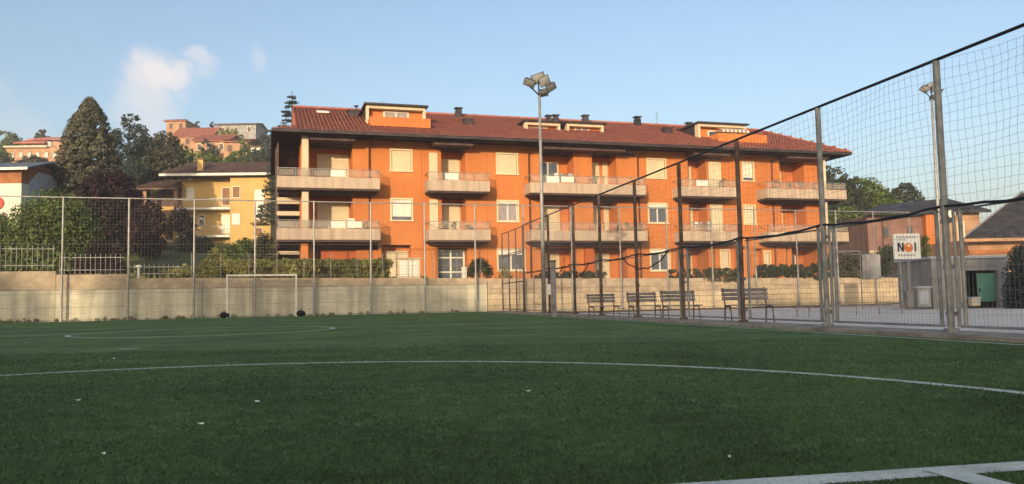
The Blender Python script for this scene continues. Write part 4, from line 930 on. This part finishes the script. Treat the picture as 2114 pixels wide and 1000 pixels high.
# ------------------------------------------------------------------ simple houses
def gable_house(name, label, x0, x1, y0, y1, z0, ze, zr, m_, mr, axis='x', ov=.5, wins_=(), tiles=True, group=None, wf=M_brown, rz=0, wg=M_glass, chim=None):
    """walls with ridge along x (or y), windows as (u0,u1,z0,z1) on the front"""
    t = thing(name, label, 'house', ((x0+x1)/2, y0, z0), rz, group); hx = (x1-x0)/2; d = y1-y0; he = ze-z0; hr = zr-z0
    m = MB(); m.box(-hx, hx, 0, d, -1.5, he)
    if axis == 'x':
        for x in (-hx, hx): m.tri((x, 0, he), (x, d, he), (x, d/2, hr-.08))
    elif axis == 'y': m.tri((-hx, 0, he), (hx, 0, he), (0, 0, hr-.08)); m.tri((hx, d, he), (-hx, d, he), (0, d, hr-.08))
    m.build('wall', m_, t)
    sl = (hr-he)/(d/2 if axis != 'y' else hx)
    if axis == 'x': q = [((-hx-ov, -ov, he-ov*sl), (hx+ov, -ov, he-ov*sl), (hx+ov, d/2, hr), (-hx-ov, d/2, hr)), ((hx+ov, d+ov, he-ov*sl), (-hx-ov, d+ov, he-ov*sl), (-hx-ov, d/2, hr), (hx+ov, d/2, hr))]
    elif axis == 'y': q = [((-hx-ov, d+ov, he-ov*sl), (-hx-ov, -ov, he-ov*sl), (0, -ov, hr), (0, d+ov, hr)), ((hx+ov, -ov, he-ov*sl), (hx+ov, d+ov, he-ov*sl), (0, d+ov, hr), (0, -ov, hr))]
    else:
        q = [((-hx-ov, -ov, he-.1), (hx+ov, -ov, he-.1), (hx*.35, d/2, hr), (-hx*.35, d/2, hr)), ((hx+ov, d+ov, he-.1), (-hx-ov, d+ov, he-.1), (-hx*.35, d/2, hr), (hx*.35, d/2, hr)), ((hx+ov, -ov, he-.1), (hx+ov, d+ov, he-.1), (hx*.35, d/2, hr), (hx*.35, d/2, hr)), ((-hx-ov, d+ov, he-.1), (-hx-ov, -ov, he-.1), (-hx*.35, d/2, hr), (-hx*.35, d/2, hr))]
    m = MB()
    for a, b, c, e in q:
        a, b, c, e = map(Vector, (a, b, c, e)); z = Vector((0, 0, .14)); m.hexa([a, b, c, e, a+z, b+z, c+z, e+z])
    rf_ = m.build('roof', mr, t)
    if tiles:
        for a, b, c, e in q[:1]: 
            z = Vector((0, 0, .14)); tile_slope(Vector(a)+z, Vector(b)+z, Vector(c)+z, Vector(e)+z, mr, t, pitch=.3, course=.5, amp=.05)
    for (a, b, c, e, *mm) in wins_:
        g_ = mm[0] if mm else wg; w = MB().box(a, b, -.05, -.003, c, e).build('window', wf, t); MB().box(a+.08, b-.08, -.07, -.051, c+.08, e-.08).build('pane', g_, w)
    if chim: MB().box(*chim).build('chimney', M_peach, t)
    return t

# yellow house
D = 78; Zy = 7.0
def yx(px): return at(px, 450, D).x
X0, X1, XM = yx(366), yx(556), yx(473)
yh = thing('yellow_house', 'two storey yellow house with brown roof and white edged balconies', 'house', (X0, D, Zy), R(3))
L1 = X1-X0; Lm = XM-X0
m = MB(); m.box(0, Lm, 1.1, 9, -2, 6.15); m.box(Lm+.001, L1, 0, 9, -2, 6.15); m.build('wall', M_yel, yh)
eave = 6.3
def rslab(x0, x1, yf, ze, yr, zr, name='roof', mm=M_roofbr):
    m = MB(); m.hexa([(x0, yf, ze), (x1, yf, ze), (x1, yr, zr), (x0+1.3, yr, zr), (x0, yf, ze+.16), (x1, yf, ze+.16), (x1, yr, zr+.16), (x0+1.3, yr, zr+.16)]); m.build(name, mm, yh)
    tile_slope((x0, yf, ze+.16), (x1, yf, ze+.16), (x1, yr, zr+.16), (x0+1.3, yr, zr+.16), mm, yh, pitch=.3, course=.45)
rslab(yx(333)-X0, L1+.4, -.6, eave, 4.5, eave+1.95)
MB().hexa([(yx(333)-X0+1.3, 4.5, eave+1.95), (L1+.4, 4.5, eave+1.95), (L1+.4, 9.6, eave), (yx(333)-X0, 9.6, eave), (yx(333)-X0+1.3, 4.5, eave+2.1), (L1+.4, 4.5, eave+2.1), (L1+.4, 9.6, eave+.16), (yx(333)-X0, 9.6, eave+.16)]).build('roof', M_roofbr, yh)
MB().box(yx(333)-X0, L1+.4, -.68, -.605, eave-.04, eave+.2).build('fascia', M_white, yh)
MB().box(yx(333)-X0+.3, L1+.2, -.55, 1.0, eave-.1, eave-.045).build('soffit', M_soffit, yh)
for zf in (3.2, .45):
    b = MB().box(-.1, Lm, -.05, 1.09, zf-.2, zf).build('balcony', M_white, yh)
    r = MB(); r.box(-.08, Lm-.02, -.03, 0, zf+.85, zf+.9)
    for k in range(18): r.box(-.06+k*.27, -.04+k*.27, -.03, -.01, zf, zf+.85)
    r.build('railing', M_postpale, b)
def hw(u0, u1, z0, z1, y, mm, fm=M_white):
    w = MB().box(u0, u1, y-.05, y-.003, z0, z1).build('window', fm, yh); MB().box(u0+.07, u1-.07, y-.075, y-.051, z0+.07, z1-.07).build('pane' if mm is not M_brown else 'shutter', mm, w)
def zz(py): return at(470, py, D).z-Zy
for a, b, c, e, y, mm in ((376, 392, 410, 383, 1.1, M_white), (449, 467, 422, 383, 1.1, M_brown), (402, 414, 463, 440, 1.1, M_glass), (449, 469, 480, 440, 1.1, M_white), (477, 494, 409, 384, 0, M_brown), (523, 543, 455, 392, 0, M_white), (477, 494, 464, 441, 0, M_white), (525, 540, 490, 470, 0, M_brown)):
    hw(yx(a)-X0, yx(b)-X0, zz(c), zz(e), y, mm)
MB().hexa([(yx(516)-X0, -.6, zz(464)), (yx(547)-X0, -.6, zz(464)), (yx(547)-X0, -.01, zz(462)), (yx(516)-X0, -.01, zz(462)), (yx(516)-X0, -.6, zz(463)), (yx(547)-X0, -.6, zz(463)), (yx(547)-X0, -.01, zz(460)), (yx(516)-X0, -.01, zz(460))]).build('canopy', M_brown, yh)
m = MB(); cxp = yx(407)-X0; m.box(cxp-.28, cxp+.28, .6, 1.2, eave+.3, eave+1.75); c = m.build('chimney', M_yel, yh); MB().box(cxp-.35, cxp+.35, .53, 1.27, eave+1.751, eave+1.85).build('cap', M_brown, c)
# porch wing on the left
xa, xb = yx(292)-X0, yx(364)-X0
m = MB(); m.box(xa, xb, 2.2, 8, -2, 3.6); m.box(xa+.2, xb, .3, 2.19, -2, 2.4); m.build('wing_wall', M_yel, yh)
for x in (xa+.1, yx(357)-X0): MB().box(x, x+.32, .2, .5, 2.41, 5.0).build('column', M_peach, yh)
MB().box(xa, xb, 2.3, 8, 3.61, 5.0).build('wing_wall', M_soffit2, yh)
rslab(xa-.8, xb+.1, -.3, 5.0, 3.2, 6.2, 'wing_roof'); MB().box(xa+.2, xb, .25, .32, 2.41, 3.0).build('parapet', M_brown, yh)

# white house with gable at the left edge
wh = thing('white_house', 'white house with brown upper cladding and slate blue gable roof at the left edge', 'house', (-42, 60, 5.0)); 
HE = 11.25-5; HP = 12.05-5; 
m = MB(); m.box(-6, 4.95, 0, 5.5, -1.5, 5.1); m.build('wall', M_house, wh)
MB().box(-6, 4.95, -.02, 5.5, 5.101, HE).build('cladding', M_wood, wh)
m = MB(); m.v = [(4.96, .35, -1.5), (4.96, 5.2, -1.5), (4.96, 5.2, 5.3), (4.96, 3.9, HE+.0), (4.96, 2.0, HE+.0), (4.96, .9, 5.3), (5.02, .35, -1.5), (5.02, 5.2, -1.5), (5.02, 5.2, 5.3), (5.02, 3.9, HE), (5.02, 2.0, HE), (5.02, .9, 5.3)]
m.f = [(6, 7, 8, 9, 10, 11), (0, 1, 7, 6), (1, 2, 8, 7), (2, 3, 9, 8), (3, 4, 10, 9), (4, 5, 11, 10), (5, 0, 6, 11)]; m.build('gable_panel', M_gable, wh)
MB().tri((4.95, 0, HE), (4.95, 5.5, HE), (4.95, 2.75, HP-.05)).build('gable', M_wood, wh)
for a, b in (((-.55, HE-.16), (2.75, HP)), ((2.75, HP), (6.05, HE-.16))):
    m = MB(); m.hexa([(-6.2, a[0], a[1]), (5.75, a[0], a[1]), (5.75, b[0], b[1]), (-6.2, b[0], b[1]), (-6.2, a[0], a[1]+.13), (5.75, a[0], a[1]+.13), (5.75, b[0], b[1]+.13), (-6.2, b[0], b[1]+.13)]); m.build('roof', M_roofbl, wh)
MB().box(-6.2, 5.75, -.63, -.56, HE-.22, HE-.02).build('fascia', M_white, wh)
c = MB().disc((3.2, -.06, 3.6), .48, 'y', 24, .08).build('round_sign', M_red, wh); MB().disc((3.2, -.105, 3.6), .22, 'y', 20, .01).build('sign_disc', M_house, c)

# terraced peach house on the hill, left
def hp(px, py, D): return at(px, py, D)
a, b = hp(12, 300, 170), hp(132, 300, 170); w = b.x-a.x
ph = thing('terraced_house', 'peach coloured terraced house on the hill between the white house and the cedar', 'house', (a.x, 170, 29), R(4))
z1, z2, z3 = hp(60, 305, 170).z-29, hp(60, 293, 170).z-29, hp(60, 277, 170).z-29
MB().box(0, w, 0, 9, -4, z1).build('wall', M_peach, ph); MB().box(2.0, w, 1.5, 9, z1+.01, z2+.4).build('wall', M_peach, ph); MB().box(4.5, w-.5, 3, 9, z2+.41, z3-.6).build('wall', M_peach, ph)
MB().hexa([(3.6, 1.8, z3-.8), (w+.4, 1.8, z3-.8), (w+.4, 6, z3+.4), (5.5, 6, z3+.4), (3.6, 1.8, z3-.6), (w+.4, 1.8, z3-.6), (w+.4, 6, z3+.6), (5.5, 6, z3+.6)]).build('roof', M_roof, ph)
MB().hexa([(1.2, .4, z2-.2), (w*.62, .4, z2-.2), (w*.62, 3, z2+.9), (3, 3, z2+.9), (1.2, .4, z2), (w*.62, .4, z2), (w*.62, 3, z2+1.1), (3, 3, z2+1.1)]).build('roof', M_roof, ph)
MB().box(-.2, w*.7, -.7, 1.4, z1, z1+.35).build('terrace', M_cream, ph)
for k in range(6): x = 1.0+k*1.75; w_ = MB().box(x, x+.9, -.05, -.003, z1-2.3, z1-.9).build('window', M_brown, ph); MB().box(x+.1, x+.8, -.08, -.051, z1-2.2, z1-1.0).build('pane', M_glass, w_)
for k in range(4): x = 3.0+k*1.6; w_ = MB().box(x, x+.9, 1.44, 1.497, z1+.5, z1+1.7).build('window', M_brown, ph); MB().box(x+.1, x+.8, 1.41, 1.439, z1+.6, z1+1.6).build('pane', M_glass, w_)
# houses on the hill above the yellow house
def hh_(name, label, px0, px1, pyr, pye, pyb, D, m_, mr, axis='x', wn=3, wf=M_brown, ov=.5, d=8):
    a, b = at(px0, pyb, D), at(px1, pyb, D); zr, ze = at(px0, pyr, D).z, at(px0, pye, D).z; w = b.x-a.x; ws = []
    for k in range(wn):
        u = -w/2+w*(k+.5)/wn; ws.append((u-.45, u+.45, (ze-a.z)-1.9, (ze-a.z)-.6))
    gable_house(name, label, a.x, b.x, D, D+d, a.z, ze, zr, m_, mr, axis, ov, ws, True, 'houses on the hill', wf, wg=M_soffit2)
hh_('hillside_house', 'small yellow tower house with hipped red roof on the hill top', 343, 383, 241, 250, 275, 186, M_peach, M_roof, 'hip', 2)
hh_('hillside_house', 'grey flat fronted block with dark roof at the right of the hill top', 446, 528, 251, 258, 300, 184, M_grey, M_roofbr, 'x', 3, M_white)
hh_('hillside_house', 'wide house with bright red roof below the tower house', 358, 436, 258, 281, 310, 165, M_peach, M_roof, 'x', 4)
hh_('hillside_house', 'red roofed house with window pair in the middle of the hill', 400, 468, 272, 291, 318, 150, M_peach, M_roof, 'x', 3, M_white)
hh_('hillside_house', 'peach house partly behind trees at the right of the hill', 462, 512, 281, 293, 318, 145, M_peach, M_roof, 'x', 2)
hh_('hillside_house', 'low white gabled house at the far right of the hill group', 518, 545, 296, 303, 318, 135, M_house, M_roofbr, 'x', 1)
hh_('hillside_house', 'pale narrow house between the tower house and the red roofed houses', 436, 458, 262, 268, 290, 190, M_cream, M_roof, 'x', 1)
hh_('hillside_house', 'reddish roofed low house left of the yellow house behind the purple tree', 270, 330, 350, 368, 410, 88, M_brown, M_roof, 'x', 1)

# right side buildings
def rb_(): 
    x0, x1 = at(1800, 500, 62).x, at(2030, 500, 62).x
    t = thing('brick_coloured_building', 'two storey building coloured brownish pink where shaded, with dark roof beyond the court', 'building', (x0, 62, 1.0)); w = x1-x0
    zr = at(1950, 436, 62).z-1; xs = at(1914, 500, 62).x-x0; xe = at(1938, 500, 62).x-x0
    MB().box(0, xs, .6, 12, -1.2, zr-.2).build('wall', M_pink, t); MB().box(xs+.002, xe, 0, 12, -1.2, zr-.2).build('sunlit_orange_bay', M_orange, t); MB().box(xe+.002, w, .3, 12, -1.2, zr-.1).build('wall', M_peach, t)  # pink volume painted as the shaded facade, orange one as its sunlit strip
    MB().hexa([(-.6, -.3, zr-.2), (w+.6, -.3, zr-.2), (w+.6, 6, zr+1.5), (3.5, 6, zr+1.0), (-.6, -.3, zr), (w+.6, -.3, zr), (w+.6, 6, zr+1.7), (3.5, 6, zr+1.2)]).build('roof', M_roofdk, t)
    for (a, b, c, e) in ((1981, 1995, 500, 455), (1981, 1995, 535, 512)):
        q0, q1 = at(a, c, 62), at(b, e, 62); w_ = MB().box(q0.x-x0, q1.x-x0, .24, .297, q0.z-1, q1.z-1).build('window', M_cream, t); MB().box(q0.x-x0+.1, q1.x-x0-.1, .22, .239, q0.z-.9, q1.z-1.1).build('shutter', M_shut, w_)
    for a, b in ((1808, 1814), (1830, 1842), (1880, 1892)):
        q0, q1 = at(a, 492, 62), at(b, 465, 62); w_ = MB().box(q0.x-x0, q1.x-x0, .55, .597, q0.z-1, q1.z-1).build('window', M_brown, t); MB().box(q0.x-x0+.06, q1.x-x0-.06, .52, .549, q0.z-.93, q1.z-1.07).build('pane', M_glass, w_)
    MB().box(0, xs, .45, .55, at(1850, 520, 62).z-1.3, at(1850, 516, 62).z-1).build('string_course', M_cream, t)
    p = at(1973, 440, 61); m = MB(); m.tube([(p.x-x0, -.4, p.z-1), (p.x-x0, -.45, p.z-1)], .32, 16, .3); m.build('satellite_dish', M_white, t)
rb_()
def rr_():
    x0, x1 = at(2000, 500, 48).x, at(2000, 500, 48).x+11; t = thing('dark_roofed_house', 'orange house with large dark sloping roof at the right edge', 'house', (x0, 48, 0)); ze = at(2000, 490, 48).z; zp = ze+3.1
    MB().box(0.4, 11, .8, 10, -.5, ze-.1).build('wall', M_peach, t)
    MB().hexa([(-.3, 0, ze-.25), (11, 0, ze-.1), (11, 5.5, zp), (6.9, 5.5, zp), (-.3, 0, ze-.05), (11, 0, ze+.1), (11, 5.5, zp+.2), (6.9, 5.5, zp+.2)]).build('roof', M_roofdk, t)
    MB().box(-.3, 11, -.08, -.004, ze-.28, ze-.1).build('fascia', M_peach, t); MB().box(.4, 11, .7, .795, ze-1.0, ze-.75).build('string_course', M_wood, t)
    m = MB(); m.tube([(-.1, -.02, ze+.15), (6.9, 5.4, zp+.27)], .06, 6); m.build('verge', M_postpale, t)
    w_ = MB().box(1.35, 1.95, .74, .797, ze-1.9, ze-1.1).build('window', M_frame, t); MB().box(1.45, 1.85, .71, .739, ze-1.8, ze-1.2).build('shutter', M_shut, w_)
    m = MB(); m.tube([(2.0, 3.0, ze+1.6), (2.0, 3.0, ze+2.3)], .05, 6); m.build('chimney', M_roofdk, t)
rr_()
def shed():
    Ds = 34; x0, x1 = at(1925, 600, Ds).x, at(2084, 600, Ds).x; zt = at(2000, 534, Ds).z+.14; t = thing('concrete_shed', 'grey concrete shelter with green metal door at the right of the court', 'shed', (x0, Ds, -.14)); w = x1-x0
    o0, o1 = at(1990, 600, Ds).x-x0, at(2063, 600, Ds).x-x0; oz0, oz1 = at(2000, 628, Ds).z+.14, at(2000, 559, Ds).z+.14
    m = MB(); m.box(0, o0, 0, .25, 0, zt); m.box(o1, w, 0, .25, 0, zt); m.box(o0+.001, o1-.001, 0, .25, oz1, zt); m.box(0, .2, .251, 3, 0, zt); m.box(w-.2, w, .251, 3, 0, zt); m.box(.201, w-.201, 2.8, 3, 0, zt); m.build('wall', M_grey, t)
    MB().box(-.1, w+.1, -.1, 3.1, zt+.001, zt+.12).build('roof', M_gable, t)
    d0, d1 = at(2024, 600, Ds).x-x0, o1-.05; fr = MB(); fr.box(d0-.05, d0, .2, .26, oz0, oz1-.05); fr.box(d1, d1+.045, .2, .26, oz0, oz1-.05); fr.build('door_frame', M_black, t)
    d = MB().box(d0, d1, .2, .24, oz0+.1, oz1-.12).build('door', M_green, t); MB().box(d0+.06, d0+.1, .17, .199, .7, .85).build('handle', M_black, d)
    MB().box(o0+.002, d0-.06, .6, .62, oz0, oz1).build('opening_dark', M_black, t)  # black sheet paints the darkness inside the opening
    m = MB(); m.box(o0-.12, o0-.03, -.03, -.004, .2, oz1); m.build('pilaster', M_cream, t)
shed()
def slab_thing(name, label, cat, px0, px1, pyt, pyb, D, dp, m_, cap=None):
    a, b = at(px0, pyb, D), at(px1, pyt, D); t = thing(name, label, cat, (a.x, D, a.z)); w = b.x-a.x; h = b.z-a.z
    bevel(MB().box(0, w, 0, dp, 0, h).build('body', m_, t), .02, 2)
    MB().box(-.03, w+.03, -.03, dp+.03, h+.001, h+.06).build('cap', cap or m_, t); MB().box(w*.15, w*.85, -.012, -.001, h*.15, h*.85).build('front_plate', cap or m_, t); return t
slab_thing('utility_box', 'tall pale grey utility box at the right end of the stone wall', 'utility box', 1895, 1921, 594, 635, 33.5, .4, M_grey, M_gable)
slab_thing('utility_box', 'smaller dark grey box beside the pale utility box', 'utility box', 1874, 1889, 604, 635, 33.8, .3, M_steelgrey, M_grey)
slab_thing('concrete_block', 'small pale block on the ground before the concrete shed', 'block', 2008, 2024, 616, 632, 33, .3, M_cream, M_gable)
a = at(1905, 560, 38); t = thing('garden_wall', 'dull grey brown wall running behind the utility boxes', 'wall', (at(1884, 560, 40).x, 40, -.2), R(8)); MB().box(0, 3.0, 0, .3, 0, 2.1).build('body', M_grey, t); MB().box(-.05, 3.05, -.05, .35, 2.101, 2.2).build('cap', M_grey, t)
a = at(1780, 535, 54); t = thing('garden_wall', 'grey garden wall in front of the brownish pink building', 'wall', (a.x, 55, 1.0), R(3)); MB().box(0, 13, 0, .3, 0, at(1850, 534, 55).z-1).build('body', M_grey, t); MB().box(-.05, 13.05, -.05, .35, at(1850, 534, 55).z-.999, at(1850, 534, 55).z-.92).build('cap', M_cream, t)

# ------------------------------------------------------------------ litter on the turf
lit = [(530, 834, 'white scrap of paper in the middle of the foreground turf'), (214, 944, 'white scrap of paper at the lower left of the turf'), (1506, 951, 'white scrap of paper left of the bottom right white line'), (235, 743, 'tiny white scrap between the two white lines at the left'), (415, 881, 'small pale scrap on the lower left foreground turf'), (1090, 812, 'pale scrap near the middle of the big circle line'), (162, 831, 'pale fleck on the turf under the left end of the white circle line'), (55, 709, 'pale fleck on the turf near the left photo edge below the wall')]
for x, y, lb in lit:
    p = gnd(x, y); r_ = .007 if p.y < 4 else .014; m = MB(); n = 7; pts = [(r_*(1+.4*math.sin(k*2.1+x))*math.cos(6.28*k/n), r_*.8*math.sin(6.28*k/n), .018+.004*math.sin(k*1.9)) for k in range(n)]
    m.v = pts+[(q[0], q[1], q[2]-.003) for q in pts]; m.f = [tuple(range(n)), tuple(range(2*n-1, n-1, -1))]+[(k, (k+1) % n, (k+1) % n+n, k+n) for k in range(n)]
    o = m.build('paper_scrap', M_signw, loc=(p.x, p.y, 0)); tag(o, lb, 'litter', 'scraps of litter on the turf')

# ------------------------------------------------------------------ unseen blocks added behind the camera to shade the pitch, gapped for sun
YS = -100.0
def occ(X, Y, z):      # where the sun ray that reaches (X, Y, z) crosses the front line of the added shade blocks
    t = (Y-YS)/math.cos(SUN_AZ); return X-t*math.sin(SUN_AZ), z+t*math.tan(SUN_EL)
def shade_block(label, x0, x1, h):
    t = thing('added_shade_block', label, 'building', ((x0+x1)/2, YS, -.5)); hx = (x1-x0)/2
    MB().box(-hx, hx, -6, 0, 0, h+.5).build('wall', M_cream, t); MB().box(-hx, hx, -6.2, 0, h+.501, h+.55).build('roof', M_roofbr, t)
    for zf in range(1, int(h/3)):
        k = -hx+1.5
        while k < hx-1.6: MB().box(k, k+1.2, .003, .04, zf*3+1, zf*3+2.4).build('window', M_glass, t); k += 6
pa, pz = occ(-21.9, 36.0, -.6); pb, _ = occ(-19.3, 36.8, 0); qc, qz = occ(-3.6, 41.5, .0); ql = occ(-12, 39, 2.0)[1]
shade_block('added unseen shade block behind the camera at the far left', pa-24, pa-.5, occ(-23, 36, 2.15)[1])
shade_block('narrow lower added block that lets the sun patch through between two unseen blocks behind the camera', pa-.48, pb+.3, pz)
shade_block('tall added unseen shade block behind the camera left of centre', pb+.32, qc-.02, ql)
shade_block('long added unseen shade block directly behind the camera', qc, occ(14, 48, 0)[0], occ(2, 43.5, 0)[1]-.1)
shade_block('added unseen shade block behind the camera on the right', occ(14, 48, 0)[0]+.02, occ(30, 50, 0)[0]+4, occ(22, 50, 0)[1])

# ------------------------------------------------------------------ thin evening haze: one closed box round everything
hz = bpy.data.materials.new('haze'); hz.use_nodes = True; hn = hz.node_tree.nodes; hn.clear()
ho = hn.new('ShaderNodeOutputMaterial'); hv = hn.new('ShaderNodeVolumePrincipled'); hv.inputs['Color'].default_value = (.93, .93, .95, 1); hv.inputs['Density'].default_value = .0008; hv.inputs['Anisotropy'].default_value = 0.0
hz.node_tree.links.new(hv.outputs[0], ho.inputs['Volume'])
MB().box(-500, 500, -270, 660, -3.6, 62).build('haze', hz, kind='stuff')
tag(bpy.data.objects['haze'], 'thin pale evening haze filling the air over the pitch and the hill', 'haze')
